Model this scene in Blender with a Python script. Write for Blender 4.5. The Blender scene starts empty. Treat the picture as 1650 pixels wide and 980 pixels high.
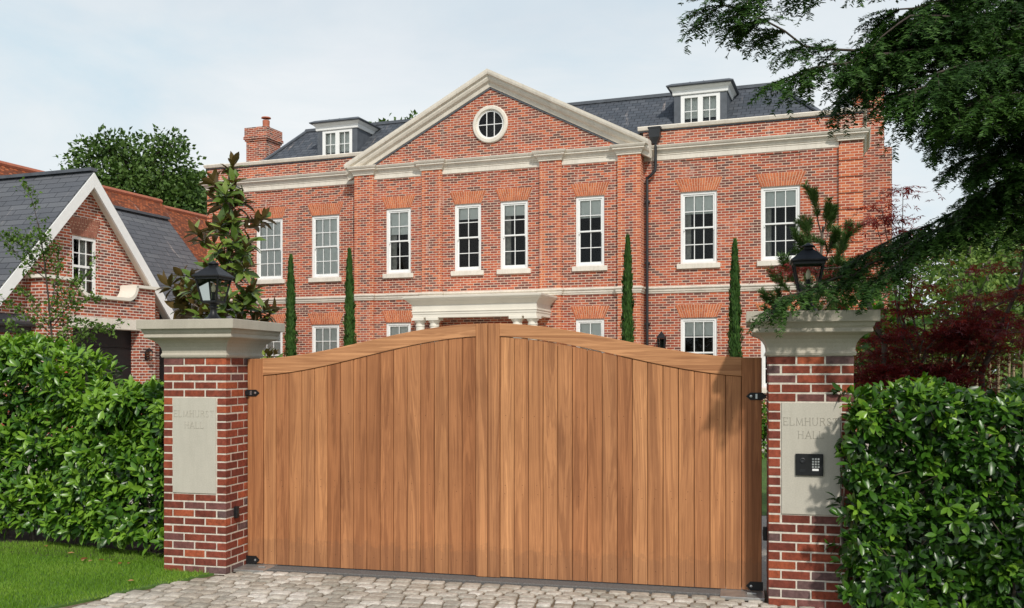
import bpy, math, random
import numpy as np
from mathutils import Vector, Matrix

random.seed(7)
RNG = np.random.default_rng(11)
SC = bpy.context.scene
COL = SC.collection
R = math.radians
CAMZ = 1.92

# ------------------------------------------------------------------ helpers
def tag(o, label=None, cat=None, group=None, kind=None):
    if label: o['label'] = label
    if cat: o['category'] = cat
    if group: o['group'] = group
    if kind: o['kind'] = kind
    return o

def thing(name, loc, rz, label, cat, group=None):
    o = bpy.data.objects.new(name, None)
    o.empty_display_size = .2
    COL.objects.link(o)
    o.location = loc
    o.rotation_euler = (0, 0, rz)
    return tag(o, label, cat, group)

def unit(v):
    v = np.asarray(v, float)
    return v / (np.linalg.norm(v, axis=-1, keepdims=True) + 1e-12)

class MB:
    """collects faces; build() links them as ONE mesh object"""
    def __init__(s):
        s.v = []; s.f = []; s.m = []; s.t = []; s.tint = 0.5; s.mat = 0
    def face(s, pts, mat=None, tint=None):
        n = len(s.v)
        s.v.extend([tuple(p) for p in pts])
        s.f.append(tuple(range(n, n + len(pts))))
        s.m.append(s.mat if mat is None else mat); s.t.append(s.tint if tint is None else tint)
    def grid(s, rows, closed=False, flip=False):
        """rows: list of equally long rings of points (welded)"""
        n = len(s.v); k = len(rows[0])
        for r in rows: s.v.extend([tuple(p) for p in r])
        for i in range(len(rows) - 1):
            for j in range(k if closed else k - 1):
                a = n + i * k + j; b = n + i * k + (j + 1) % k
                c = b + k; d = a + k
                s.f.append((a, d, c, b) if flip else (a, b, c, d))
                s.m.append(s.mat); s.t.append(s.tint)
    def box(s, x0, x1, y0, y1, z0, z1):
        n = len(s.v)
        s.v += [(x0,y0,z0),(x1,y0,z0),(x1,y1,z0),(x0,y1,z0),(x0,y0,z1),(x1,y0,z1),(x1,y1,z1),(x0,y1,z1)]
        for f in ((0,3,2,1),(4,5,6,7),(0,1,5,4),(1,2,6,5),(2,3,7,6),(3,0,4,7)):
            s.f.append(tuple(n + i for i in f)); s.m.append(s.mat); s.t.append(s.tint)
    def bar(s, a, b, w, d, up=(0, 0, 1)):
        a = np.array(a, float); b = np.array(b, float)
        ax = unit(b - a); sd = unit(np.cross(ax, up)); u2 = np.cross(sd, ax)
        n = len(s.v)
        for p in (a, b):
            for (i, j) in ((-1,-1),(1,-1),(1,1),(-1,1)):
                s.v.append(tuple(p + sd * i * w / 2 + u2 * j * d / 2))
        for f in ((0,3,2,1),(4,5,6,7),(0,1,5,4),(1,2,6,5),(2,3,7,6),(3,0,4,7)):
            s.f.append(tuple(n + i for i in f[::-1])); s.m.append(s.mat); s.t.append(s.tint)
    def tube(s, pts, rad, n=8, cap=True):
        pts = [np.array(p, float) for p in pts]
        rad = [rad] * len(pts) if not hasattr(rad, '__len__') else rad
        rows = []
        prev = None
        for i, p in enumerate(pts):
            a = pts[max(i - 1, 0)]; b = pts[min(i + 1, len(pts) - 1)]
            ax = unit(b - a)
            ref = prev if prev is not None else (np.array([1., 0, 0]) if abs(ax[2]) > .8 else np.array([0, 0, 1.]))
            sd = unit(ref - ax * np.dot(ref, ax)); prev = sd
            u2 = np.cross(ax, sd)
            rows.append([p + rad[i] * (math.cos(2*math.pi*k/n) * sd + math.sin(2*math.pi*k/n) * u2) for k in range(n)])
        s.grid(rows, closed=True)
        if cap:
            s.face(rows[0][::-1]); s.face(rows[-1])
    def lathe(s, prof, c=(0, 0, 0), n=16, rot=0.0, sx=1, sy=1):
        rows = []
        for r, z in prof:
            rows.append([(c[0] + sx*r*math.cos(rot + 2*math.pi*k/n), c[1] + sy*r*math.sin(rot + 2*math.pi*k/n), c[2] + z) for k in range(n)])
        s.grid(rows, closed=True)
        if prof[0][0] > 1e-4: s.face(rows[0][::-1])
        if prof[-1][0] > 1e-4: s.face(rows[-1])
    def mould(s, path, prof, closed=False, caps=True):
        """profile (out, z) bottom to top swept along a plan path, outward on the right hand"""
        P = [np.array(p, float) for p in path]; n = len(P)
        def nrm(a, b):
            d = unit(b - a); return np.array([d[1], -d[0]])
        mit = []
        for i in range(n):
            if closed:
                n1 = nrm(P[i-1], P[i]); n2 = nrm(P[i], P[(i+1) % n])
            else:
                n1 = nrm(P[i-1], P[i]) if i > 0 else nrm(P[0], P[1])
                n2 = nrm(P[i], P[i+1]) if i < n - 1 else n1
                if i == 0: n1 = n2
            mit.append((n1 + n2) / (1 + np.dot(n1, n2)))
        cols = [[(P[i][0] + mit[i][0]*o, P[i][1] + mit[i][1]*o, z) for o, z in prof] for i in range(n)]
        rng = range(n) if closed else range(n - 1)
        for i in rng:
            a, b = cols[i], cols[(i + 1) % n]
            for j in range(len(prof) - 1):
                s.face([a[j], b[j], b[j+1], a[j+1]])
        if not closed and caps:
            s.face(cols[0]); s.face(cols[-1][::-1])
    def build(s, name, mats, parent=None, smooth=False, bevel=0, seg=1, weld=False):
        me = bpy.data.meshes.new(name)
        me.from_pydata(s.v, [], s.f)
        mats = mats if isinstance(mats, (list, tuple)) else [mats]
        for m in mats: me.materials.append(m)
        nf = len(s.f)
        me.polygons.foreach_set('material_index', np.array(s.m, np.int32))
        at = me.attributes.new('tint', 'FLOAT', 'FACE')
        at.data.foreach_set('value', np.array(s.t, np.float32))
        # uv in metres: u level along the face, v up it
        nl = len(me.loops)
        nrm = np.empty(nf * 3, np.float32); me.polygons.foreach_get('normal', nrm); nrm = nrm.reshape(-1, 3)
        tot = np.empty(nf, np.int32); me.polygons.foreach_get('loop_total', tot)
        vi = np.empty(nl, np.int32); me.loops.foreach_get('vertex_index', vi)
        co = np.array(s.v, np.float32)[vi]
        t = np.stack([-nrm[:, 1], nrm[:, 0], np.zeros(nf, np.float32)], 1)
        flat = np.abs(nrm[:, 2]) > .985
        t[flat] = (1, 0, 0)
        t = unit(t); b = np.cross(nrm, t)
        fi = np.repeat(np.arange(nf), tot)
        uv = np.stack([(co * t[fi]).sum(1), (co * b[fi]).sum(1)], 1).astype(np.float32)
        lay = me.uv_layers.new(name='UVMap')
        lay.data.foreach_set('uv', uv.ravel())
        if smooth: me.polygons.foreach_set('use_smooth', np.ones(nf, bool))
        me.update()
        o = bpy.data.objects.new(name, me)
        COL.objects.link(o)
        if parent: o.parent = parent
        if bevel:
            if True:
                w = o.modifiers.new('weld', 'WELD'); w.merge_threshold = .0004
            m = o.modifiers.new('bevel', 'BEVEL'); m.width = bevel; m.segments = seg
            m.limit_method = 'ANGLE'; m.angle_limit = R(35)
        return o

def scatter_mesh(name, parts, mat, parent=None, smooth=True):
    """parts: list of (tv (k,3), tf (list of faces), pos, axis, up, length, width, tint)"""
    V = []; L = []; T = []; TI = []; base = 0
    for tv, tf, pos, axis, up, ln, wd, tint in parts:
        tv = np.asarray(tv, float); N = len(pos)
        if N == 0: continue
        y = unit(axis); x = unit(np.cross(y, up)); z = np.cross(x, y)
        ln = np.broadcast_to(ln, (N,)); wd = np.broadcast_to(wd, (N,))
        v = (pos[:, None, :] + tv[None, :, 0:1] * (x * wd[:, None])[:, None, :]
             + tv[None, :, 1:2] * (y * ln[:, None])[:, None, :]
             + tv[None, :, 2:3] * (z * ln[:, None])[:, None, :])
        V.append(v.reshape(-1, 3))
        k = len(tv)
        fl = np.concatenate([np.array(f) for f in tf]); ft = np.array([len(f) for f in tf])
        L.append((fl[None, :] + (np.arange(N) * k)[:, None] + base).ravel())
        T.append(np.tile(ft, N)); TI.append(np.repeat(np.broadcast_to(tint, (N,)), len(tf)))
        base += N * k
    V = np.concatenate(V).astype(np.float32); L = np.concatenate(L).astype(np.int32)
    T = np.concatenate(T).astype(np.int32); TI = np.concatenate(TI).astype(np.float32)
    me = bpy.data.meshes.new(name)
    me.vertices.add(len(V)); me.vertices.foreach_set('co', V.ravel())
    me.loops.add(len(L)); me.loops.foreach_set('vertex_index', L)
    me.polygons.add(len(T))
    st = np.concatenate([[0], np.cumsum(T)[:-1]]).astype(np.int32)
    me.polygons.foreach_set('loop_start', st); me.polygons.foreach_set('loop_total', T)
    at = me.attributes.new('tint', 'FLOAT', 'FACE'); at.data.foreach_set('value', TI)
    if smooth: me.polygons.foreach_set('use_smooth', np.ones(len(T), bool))
    me.materials.append(mat)
    me.update(calc_edges=True); me.validate()
    o = bpy.data.objects.new(name, me); COL.objects.link(o)
    if parent: o.parent = parent
    return o

# leaf shapes (x: half width 1, y: 0..1 along, z lift)
def leaf_tpl(fold=.12, bend=.18, wid=(.0, .62, 1., .78, 0.), ys=(0, .22, .5, .78, 1.)):
    v = [(0, 0, 0)]; f = []
    for w, y in zip(wid[1:-1], ys[1:-1]):
        zb = -bend * y * y
        v += [(-w, y, zb + fold * w * .5), (0, y, zb), (w, y, zb + fold * w * .5)]
    v.append((0, 1, -bend))
    f += [(0, 2, 1), (0, 3, 2)]
    n = len(wid) - 2
    for i in range(n - 1):
        a = 1 + 3 * i
        f += [(a, a+1, a+4, a+3), (a+1, a+2, a+5, a+4)]
    a = 1 + 3 * (n - 1); e = len(v) - 1
    f += [(a, a+1, e), (a+1, a+2, e)]
    return v, f
LAUREL = leaf_tpl()
LONG = leaf_tpl(.16, .12, (0, .7, 1., .6, 0.))
KITE = ([(0, 0, 0), (1, .45, .06), (0, 1, -.12), (-1, .45, .06), (0, .45, 0)], [(0, 1, 4), (1, 2, 4), (2, 3, 4), (3, 0, 4)])
def palm_tpl():
    v = [(0, 0, 0)]; f = []
    for i, (a, l) in enumerate(((-105, .5), (-55, .8), (0, 1.), (55, .8), (105, .5))):
        a = R(a); d = np.array([math.sin(a), math.cos(a)]); s = np.array([d[1], -d[0]])
        for p, z in ((d*l*.5 - s*.11*l, 0), (d*l, -.1), (d*l*.5 + s*.11*l, 0)): v.append((p[0], p[1] , z))
        b = 1 + 3 * i
        f += [(0, b+1, b), (0, b+2, b+1)]
    return v, f
PALM = palm_tpl()

def rdir(n, rng=RNG):
    return unit(rng.normal(size=(n, 3)))

# ------------------------------------------------------------------ materials
def new_mat(name):
    m = bpy.data.materials.new(name); m.use_nodes = True
    nt = m.node_tree
    return m, nt, nt.nodes['Principled BSDF'], nt.nodes['Material Output']

def N(nt, kind, **kw):
    n = nt.nodes.new(kind)
    for k, v in kw.items():
        if k.startswith('i_'): n.inputs[k[2:].replace('_', ' ')].default_value = v
        else: setattr(n, k, v)
    return n

def ramp(nt, stops, interp='LINEAR'):
    r = N(nt, 'ShaderNodeValToRGB'); cr = r.color_ramp; cr.interpolation = interp
    while len(cr.elements) < len(stops): cr.elements.new(.5)
    for e, (p, c) in zip(cr.elements, stops):
        e.position = p; e.color = (*c, 1)
    return r

def mixc(nt, fac, a, b, mode='MIX'):
    m = N(nt, 'ShaderNodeMix', data_type='RGBA', blend_type=mode)
    for idx, val in ((0, fac), (6, a), (7, b)):
        if hasattr(val, 'is_linked'): nt.links.new(val, m.inputs[idx])
        elif idx == 0: m.inputs[0].default_value = val
        else: m.inputs[idx].default_value = (*val, 1)
    return m.outputs[2]

def bump(nt, h, bs, strength=.3, dist=.01):
    b = N(nt, 'ShaderNodeBump'); b.inputs['Strength'].default_value = strength; b.inputs['Distance'].default_value = dist
    nt.links.new(h, b.inputs['Height']); nt.links.new(b.outputs[0], bs.inputs['Normal'])

def noise(nt, vec, scale, detail=4, rough=.55, dist=0):
    n = N(nt, 'ShaderNodeTexNoise'); n.inputs['Scale'].default_value = scale; n.inputs['Detail'].default_value = detail
    n.inputs['Roughness'].default_value = rough; n.inputs['Distortion'].default_value = dist
    if vec is not None: nt.links.new(vec, n.inputs['Vector'])
    return n

def simple(name, col, rough=.5, metal=0, var=.12, nscale=6, bumpst=0, spec=.5, bscale=60):
    m, nt, bs, out = new_mat(name)
    tc = N(nt, 'ShaderNodeTexCoord')
    n = noise(nt, tc.outputs['Object'], nscale)
    lo = tuple(c * (1 - var) for c in col); hi = tuple(min(1, c * (1 + var)) for c in col)
    r = ramp(nt, [(.3, lo), (.7, hi)]); nt.links.new(n.outputs[0], r.inputs[0])
    nt.links.new(r.outputs[0], bs.inputs['Base Color'])
    bs.inputs['Roughness'].default_value = rough; bs.inputs['Metallic'].default_value = metal
    bs.inputs['Specular IOR Level'].default_value = spec
    if bumpst:
        n2 = noise(nt, tc.outputs['Object'], bscale, 5)
        bump(nt, n2.outputs[0], bs, bumpst, .004)
    return m

def brick_mat(name, stops, mortar, w=.225, h=.075, ms=.0055, lime=.25, rough=.85):
    m, nt, bs, out = new_mat(name)
    uv = N(nt, 'ShaderNodeUVMap', uv_map='UVMap')
    # slight waver so that courses are not ruler straight
    nz = noise(nt, uv.outputs[0], 3.0, 2)
    sub = N(nt, 'ShaderNodeVectorMath', operation='MULTIPLY_ADD')
    nt.links.new(nz.outputs['Color'], sub.inputs[0]); sub.inputs[1].default_value = (.006, .006, 0)
    nt.links.new(uv.outputs[0], sub.inputs[2])
    b = N(nt, 'ShaderNodeTexBrick')
    b.offset = .5; b.squash = 1
    b.inputs['Color1'].default_value = (0, 0, 0, 1); b.inputs['Color2'].default_value = (1, 1, 1, 1); b.inputs['Mortar'].default_value = (.5, .5, .5, 1)
    b.inputs['Scale'].default_value = 1; b.inputs['Mortar Size'].default_value = ms; b.inputs['Mortar Smooth'].default_value = .15
    b.inputs['Brick Width'].default_value = w; b.inputs['Row Height'].default_value = h; b.inputs['Bias'].default_value = 0
    nt.links.new(sub.outputs[0], b.inputs['Vector'])
    r = ramp(nt, stops, 'CONSTANT'); nt.links.new(b.outputs['Color'], r.inputs[0])
    n1 = noise(nt, uv.outputs[0], 40, 4)
    c = mixc(nt, .45, r.outputs[0], ramp_of(nt, n1.outputs[0], [(.25, (.45, .45, .45)), (.75, (1.3, 1.25, 1.2))]), 'MULTIPLY')
    n2 = noise(nt, uv.outputs[0], .55, 5, .65)
    rl = ramp(nt, [(.52, (0, 0, 0)), (.78, (1, 1, 1))]); nt.links.new(n2.outputs[0], rl.inputs[0])
    mul = N(nt, 'ShaderNodeMath', operation='MULTIPLY'); mul.inputs[1].default_value = lime
    nt.links.new(rl.outputs[0], mul.inputs[0])
    c = mixc(nt, mul.outputs[0], c, (.50, .38, .33))
    n6 = noise(nt, uv.outputs[0], .32, 4, .6)
    c = mixc(nt, 1., c, ramp_of(nt, n6.outputs[0], [(.3, (.84, .83, .83)), (.7, (1.12, 1.1, 1.08))]), 'MULTIPLY')
    # lime runs washed down the face
    mpv = N(nt, 'ShaderNodeMapping'); mpv.inputs['Scale'].default_value = (3.2, .38, 1); nt.links.new(uv.outputs[0], mpv.inputs[0])
    n5 = noise(nt, mpv.outputs[0], 1.6, 5, .62)
    c = mixc(nt, ramp_of(nt, n5.outputs[0], [(.61, (0, 0, 0)), (.74, (.5, .5, .5))]), c, (.62, .52, .46))
    nm = noise(nt, uv.outputs[0], 5, 3)
    mo = mixc(nt, nm.outputs[0], tuple(x * .8 for x in mortar), tuple(min(1, x * 1.15) for x in mortar))
    c = mixc(nt, b.outputs['Fac'], c, mo)
    nt.links.new(c, bs.inputs['Base Color'])
    bs.inputs['Roughness'].default_value = rough; bs.inputs['Specular IOR Level'].default_value = .25
    inv = N(nt, 'ShaderNodeMath', operation='SUBTRACT'); inv.inputs[0].default_value = 1
    nt.links.new(b.outputs['Fac'], inv.inputs[1])
    add = N(nt, 'ShaderNodeMath', operation='MULTIPLY_ADD'); add.inputs[1].default_value = .35
    nt.links.new(n1.outputs[0], add.inputs[0]); nt.links.new(inv.outputs[0], add.inputs[2])
    bump(nt, add.outputs[0], bs, .5, .006)
    return m

def ramp_of(nt, sock, stops, interp='LINEAR'):
    r = ramp(nt, stops, interp); nt.links.new(sock, r.inputs[0]); return r.outputs[0]

def tint_sock(nt):
    a = N(nt, 'ShaderNodeAttribute', attribute_name='tint'); return a.outputs['Fac']

def leaf_mat(name, dark, mid, light, rough=.4, trans=.22, spec=.5, back=None):
    m, nt, bs, out = new_mat(name)
    c = ramp_of(nt, tint_sock(nt), [(0, dark), (.5, mid), (1, light)])
    if back is not None:
        g = N(nt, 'ShaderNodeNewGeometry')
        c = mixc(nt, g.outputs['Backfacing'], c, back)
    nt.links.new(c, bs.inputs['Base Color'])
    bs.inputs['Roughness'].default_value = rough; bs.inputs['Specular IOR Level'].default_value = spec
    tr = N(nt, 'ShaderNodeBsdfTranslucent')
    hs = N(nt, 'ShaderNodeHueSaturation'); hs.inputs['Value'].default_value = 1.5; hs.inputs['Saturation'].default_value = 1.1
    nt.links.new(c, hs.inputs['Color']); nt.links.new(hs.outputs[0], tr.inputs['Color'])
    mx = N(nt, 'ShaderNodeMixShader'); mx.inputs[0].default_value = trans
    nt.links.new(bs.outputs[0], mx.inputs[1]); nt.links.new(tr.outputs[0], mx.inputs[2])
    nt.links.new(mx.outputs[0], out.inputs['Surface'])
    return m

def wood_mat(name, horiz=False, dark=(.215, .088, .038), light=(.515, .243, .107), shift=1.):
    m, nt, bs, out = new_mat(name)
    tc = N(nt, 'ShaderNodeTexCoord'); ti = tint_sock(nt)
    mp = N(nt, 'ShaderNodeMapping')
    mp.inputs['Scale'].default_value = (.04, 1, 1) if horiz else (1, 1, .04)
    nt.links.new(tc.outputs['Object'], mp.inputs[0])
    ad = N(nt, 'ShaderNodeVectorMath', operation='MULTIPLY_ADD'); ad.inputs[1].default_value = (17, 31, 23)
    nt.links.new(ti, ad.inputs[0]); nt.links.new(mp.outputs[0], ad.inputs[2])
    n1 = noise(nt, ad.outputs[0], 9, 5, .6, 1.6)
    mp2 = N(nt, 'ShaderNodeMapping'); mp2.inputs['Scale'].default_value = (.25, 1, 1) if horiz else (1, 1, .25)
    nt.links.new(ad.outputs[0], mp2.inputs[0])
    n2 = noise(nt, mp2.outputs[0], 170, 3, .7)
    # growth rings
    w = N(nt, 'ShaderNodeMath', operation='MULTIPLY'); w.inputs[1].default_value = 42
    nt.links.new(n1.outputs[0], w.inputs[0])
    sn = N(nt, 'ShaderNodeMath', operation='SINE'); nt.links.new(w.outputs[0], sn.inputs[0])
    ma = N(nt, 'ShaderNodeMath', operation='MULTIPLY_ADD'); ma.inputs[1].default_value = .075
    nt.links.new(sn.outputs[0], ma.inputs[0]); nt.links.new(n1.outputs[0], ma.inputs[2])
    m2 = N(nt, 'ShaderNodeMath', operation='MULTIPLY_ADD'); m2.inputs[1].default_value = .6
    nt.links.new(n2.outputs[0], m2.inputs[0]); nt.links.new(ma.outputs[0], m2.inputs[2])
    mid = tuple((a + b) / 2 for a, b in zip(dark, light))
    c = ramp_of(nt, m2.outputs[0], [(.46, dark), (.78, mid), (1., light)])
    c = mixc(nt, 1., c, ramp_of(nt, ti, [(0, (.76, .66, .60)), (.25, (.96, .88, .83)), (.5, (1.02, 1., .98)), (.75, (1.1, 1.06, 1.)), (1, (1.24, 1.26, 1.24))]), 'MULTIPLY')
    n3 = noise(nt, tc.outputs['Object'], 1.3, 4)
    c = mixc(nt, 1., c, ramp_of(nt, n3.outputs[0], [(.3, (.86, .84, .82)), (.7, (1.1, 1.1, 1.1))]), 'MULTIPLY')
    # mud splashed up along the foot of the boards
    sp = N(nt, 'ShaderNodeSeparateXYZ'); nt.links.new(tc.outputs['Object'], sp.inputs[0])
    n4 = noise(nt, tc.outputs['Object'], 16, 5, .7)
    ad2 = N(nt, 'ShaderNodeMath', operation='MULTIPLY_ADD'); ad2.inputs[1].default_value = -.42; nt.links.new(n4.outputs[0], ad2.inputs[0]); nt.links.new(sp.outputs[2], ad2.inputs[2])
    c = mixc(nt, ramp_of(nt, ad2.outputs[0], [(-.0, (.22, .22, .22)), (.05, (0, 0, 0))]), c, (.13, .075, .045))
    nt.links.new(c, bs.inputs['Base Color'])
    bs.inputs['Roughness'].default_value = .62; bs.inputs['Specular IOR Level'].default_value = .3
    bump(nt, m2.outputs[0], bs, .25, .003)
    return m

def tint_mat(name, stops, rough=.85, nscale=30, var=.35, bumpst=.5, interp='CONSTANT', bd=.004):
    """colour by the tint attribute (one value per brick, sett or tile)"""
    m, nt, bs, out = new_mat(name)
    c = ramp_of(nt, tint_sock(nt), stops, interp)
    tc = N(nt, 'ShaderNodeTexCoord')
    n1 = noise(nt, tc.outputs['Object'], nscale, 5, .65)
    c = mixc(nt, 1., c, ramp_of(nt, n1.outputs[0], [(.28, (1 - var,) * 3), (.72, (1 + var,) * 3)]), 'MULTIPLY')
    n0 = noise(nt, tc.outputs['Object'], 1.7, 5, .65)
    c = mixc(nt, 1., c, ramp_of(nt, n0.outputs[0], [(.32, (.72, .70, .66)), (.55, (1., 1., 1.)), (.75, (1.1, 1.1, 1.1))]), 'MULTIPLY')
    nt.links.new(c, bs.inputs['Base Color'])
    bs.inputs['Roughness'].default_value = rough; bs.inputs['Specular IOR Level'].default_value = .3
    n2 = noise(nt, tc.outputs['Object'], nscale * 3, 5, .7)
    bump(nt, n2.outputs[0], bs, bumpst, bd)
    return m

def stone_mat(name, col, stain=.25, rough=.75, streak=1.):
    m, nt, bs, out = new_mat(name)
    tc = N(nt, 'ShaderNodeTexCoord')
    n1 = noise(nt, tc.outputs['Object'], 2.2, 6, .6)
    n2 = noise(nt, tc.outputs['Object'], 90, 4, .6)
    c = ramp_of(nt, n1.outputs[0], [(.3, tuple(x * (1 - stain) for x in col)), (.6, col), (.8, tuple(x * 1.06 for x in col))])
    c = mixc(nt, 1., c, ramp_of(nt, n2.outputs[0], [(.3, (.9, .9, .89)), (.7, (1.06, 1.06, 1.06))]), 'MULTIPLY')
    mpv = N(nt, 'ShaderNodeMapping'); mpv.inputs['Scale'].default_value = (9, 9, 1.1); nt.links.new(tc.outputs['Object'], mpv.inputs[0])
    n3 = noise(nt, mpv.outputs[0], 1.7, 5, .65)
    c = mixc(nt, 1., c, ramp_of(nt, n3.outputs[0], [(.34, (1 - .16*streak, 1 - .17*streak, 1 - .2*streak)), (.52, (1., 1., 1.)), (.8, (1.04, 1.04, 1.03))]), 'MULTIPLY')
    nt.links.new(c, bs.inputs['Base Color'])
    bs.inputs['Roughness'].default_value = rough; bs.inputs['Specular IOR Level'].default_value = .3
    bump(nt, n2.outputs[0], bs, .15, .003)
    return m

def glass_mat(name, tcol=(.95, .97, .96), base=.05):
    m, nt, bs, out = new_mat(name)
    nt.nodes.remove(bs)
    fr = N(nt, 'ShaderNodeFresnel'); fr.inputs['IOR'].default_value = 1.38
    gl = N(nt, 'ShaderNodeBsdfGlossy'); gl.inputs['Roughness'].default_value = .015
    tr = N(nt, 'ShaderNodeBsdfTransparent'); tr.inputs['Color'].default_value = (*tcol, 1)
    mx = N(nt, 'ShaderNodeMixShader')
    nt.links.new(fr.outputs[0], mx.inputs[0]); nt.links.new(tr.outputs[0], mx.inputs[1]); nt.links.new(gl.outputs[0], mx.inputs[2])
    nt.links.new(mx.outputs[0], out.inputs['Surface'])
    return m

OR1, OR2, RD1, RD2, PU1, PU2 = (.52,.13,.058), (.45,.108,.052), (.37,.086,.048), (.28,.07,.046), (.20,.07,.052), (.15,.062,.05)
M = {}
M['brick'] = brick_mat('house_brick', [(0, PU2), (.12, PU1), (.28, RD2), (.42, RD1), (.58, OR2), (.76, OR1), (.9, RD1)], (.65,.50,.395), ms=.0092, lime=.2)
M['orange'] = brick_mat('house_orange_brick', [(0, RD1), (.15, OR2), (.4, OR1), (.7, (.60,.18,.078))], (.70,.50,.37), ms=.0088, lime=.15)
M['garage_brick'] = brick_mat('garage_brick', [(0, PU2), (.14, PU1), (.3, RD2), (.5, RD1), (.72, OR2), (.9, OR1)], (.70,.60,.52), ms=.0105, lime=.2)
M['arch'] = tint_mat('gauged_arch_brick', [(0, (.46,.125,.055)), (.35, (.53,.15,.062)), (.7, (.58,.18,.075))], nscale=20, var=.15)
M['arch_dull'] = tint_mat('garage_arch_brick', [(0, (.33,.13,.09)), (.5, (.38,.15,.10))], nscale=20, var=.15)
M['mortar'] = simple('lime_mortar', (.58,.53,.45), .9, var=.2, nscale=25, bumpst=.4)
M['arch_mortar'] = simple('arch_mortar', (.66,.42,.29), .9, var=.15, nscale=25)
M['pillar_brick'] = tint_mat('pillar_brick', [(0, (.17,.042,.027)), (.2, (.22,.052,.03)), (.42, (.27,.062,.032)), (.6, (.34,.082,.036)), (.74, (.17,.068,.06)), (.9, (.13,.075,.072))], nscale=26, var=.38, bumpst=.7)
M['cap'] = stone_mat('pillar_cap_stone', (.46,.418,.345), .10, streak=.3)
M['plaque'] = stone_mat('plaque_stone', (.50,.47,.40), .1, streak=.25)
M['letter'] = stone_mat('letter_stone', (.43,.405,.345), .1)
M['stone'] = stone_mat('house_stone', (.77,.71,.62), .16, streak=.5)
M['white'] = simple('white_paint', (.80,.80,.78), .4, var=.03)
M['cream'] = simple('cream_paint', (.74,.70,.61), .5, var=.05, nscale=2)
M['blind'] = simple('pale_blind', (.86,.87,.82), .9, var=.04)
M['curtain'] = simple('curtain_cloth', (.55,.53,.48), .95, var=.25, nscale=14)
M['room'] = simple('room_dark', (.03,.026,.022), .9)  # darkness of unlit rooms put into the wall colour
M['glass'] = glass_mat('window_glass')
M['lampglass'] = glass_mat('lantern_glass', (.88,.9,.86))
M['black'] = simple('black_metal', (.010,.0105,.0115), .45, .0, var=.2, nscale=40, spec=.35)
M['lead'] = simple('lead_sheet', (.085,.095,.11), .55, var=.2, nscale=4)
M['iron'] = simple('dark_downpipe', (.02,.022,.025), .45)
M['steel'] = simple('galvanised_steel', (.42,.42,.40), .4, .7, var=.2, nscale=9)
M['bolt'] = simple('steel_bolt', (.6,.6,.6), .3, .9)
M['slate'] = brick_mat('roof_slate', [(0, (.066,.078,.094)), (.3, (.08,.092,.11)), (.6, (.096,.108,.126)), (.85, (.074,.084,.10))], (.018,.02,.024), .26, .19, .010, lime=.0, rough=.55)
M['slate_pale'] = brick_mat('garage_slate', [(0, (.105,.114,.13)), (.3, (.12,.129,.145)), (.6, (.135,.145,.16)), (.85, (.11,.119,.135))], (.025,.027,.031), .62, .2, .010, lime=.0, rough=.55)
M['tile'] = brick_mat('orange_roof_tile', [(0, (.16,.052,.025)), (.2, (.26,.075,.03)), (.45, (.36,.10,.036)), (.75, (.20,.062,.03)), (.9, (.42,.13,.05))], (.10,.035,.02), .17, .11, .012, lime=.0)
M['terracotta'] = simple('terracotta', (.40,.13,.07), .7)
M['garage_door'] = simple('dark_garage_door', (.010,.0105,.012), .45, spec=.35)
M['wood'] = wood_mat('gate_wood')
M['wood_h'] = wood_mat('gate_wood_rail', True, (.23,.095,.041), (.53,.27,.13))
M['wood_dark'] = simple('gate_wood_shadow_gap', (.05,.02,.01), .9)
M['setts'] = tint_mat('granite_setts', [(0, (.35,.32,.27)), (.3, (.45,.41,.35)), (.6, (.40,.355,.295)), (.85, (.53,.49,.43))], nscale=28, var=.3, bumpst=.6)
M['joint'] = simple('sandy_joints', (.15,.11,.07), .95, var=.35, nscale=30, bumpst=.6)
M['kerb'] = simple('dark_concrete', (.115,.11,.105), .85, var=.35, nscale=90, bumpst=.4)
M['soil'] = simple('soil', (.045,.032,.022), .95, var=.4, nscale=18, bumpst=.8)
M['lawn'] = simple('lawn_base', (.06,.125,.018), .95, var=.3, nscale=14, bumpst=.6)
M['field'] = simple('field_green', (.06,.10,.03), .95, var=.3, nscale=.4)
M['gravel'] = simple('courtyard_gravel', (.40,.36,.30), .95, var=.25, nscale=50, bumpst=.8)
M['bark'] = simple('bark', (.13,.10,.075), .9, var=.4, nscale=18, bumpst=.8)
M['bark_dark'] = simple('dark_bark', (.055,.042,.032), .9, var=.4, nscale=18, bumpst=.8)
M['cane'] = simple('bamboo_cane', (.26,.20,.11), .7, var=.4, nscale=9)
M['laurel'] = leaf_mat('laurel_leaf', (.013,.042,.006), (.050,.140,.012), (.185,.335,.032), .33, .2, .45)
M['grass'] = leaf_mat('grass_blade', (.08,.175,.012), (.14,.28,.02), (.24,.37,.05), .6, .25, .3)
M['magnolia'] = leaf_mat('magnolia_leaf', (.04,.07,.012), (.095,.16,.025), (.24,.30,.06), .27, .14, .5, back=(.13,.085,.03))
M['hornbeam'] = leaf_mat('hornbeam_leaf', (.05,.10,.015), (.09,.17,.025), (.17,.26,.05), .5, .3, .3)
M['oak'] = leaf_mat('oak_leaf', (.034,.072,.014), (.07,.132,.026), (.14,.22,.055), .55, .2, .3)
M['cypress'] = leaf_mat('cypress_spray', (.018,.05,.010), (.034,.088,.014), (.07,.15,.025), .6, .12, .3)
M['pine'] = leaf_mat('pine_needle', (.03,.07,.016), (.07,.14,.034), (.15,.24,.065), .5, .15, .3)
M['yew'] = leaf_mat('yew_needle', (.012,.034,.007), (.026,.068,.012), (.085,.175,.03), .55, .15, .2)
M['maple'] = leaf_mat('maple_leaf', (.09,.018,.02), (.24,.04,.038), (.44,.08,.055), .5, .4, .3)
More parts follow.
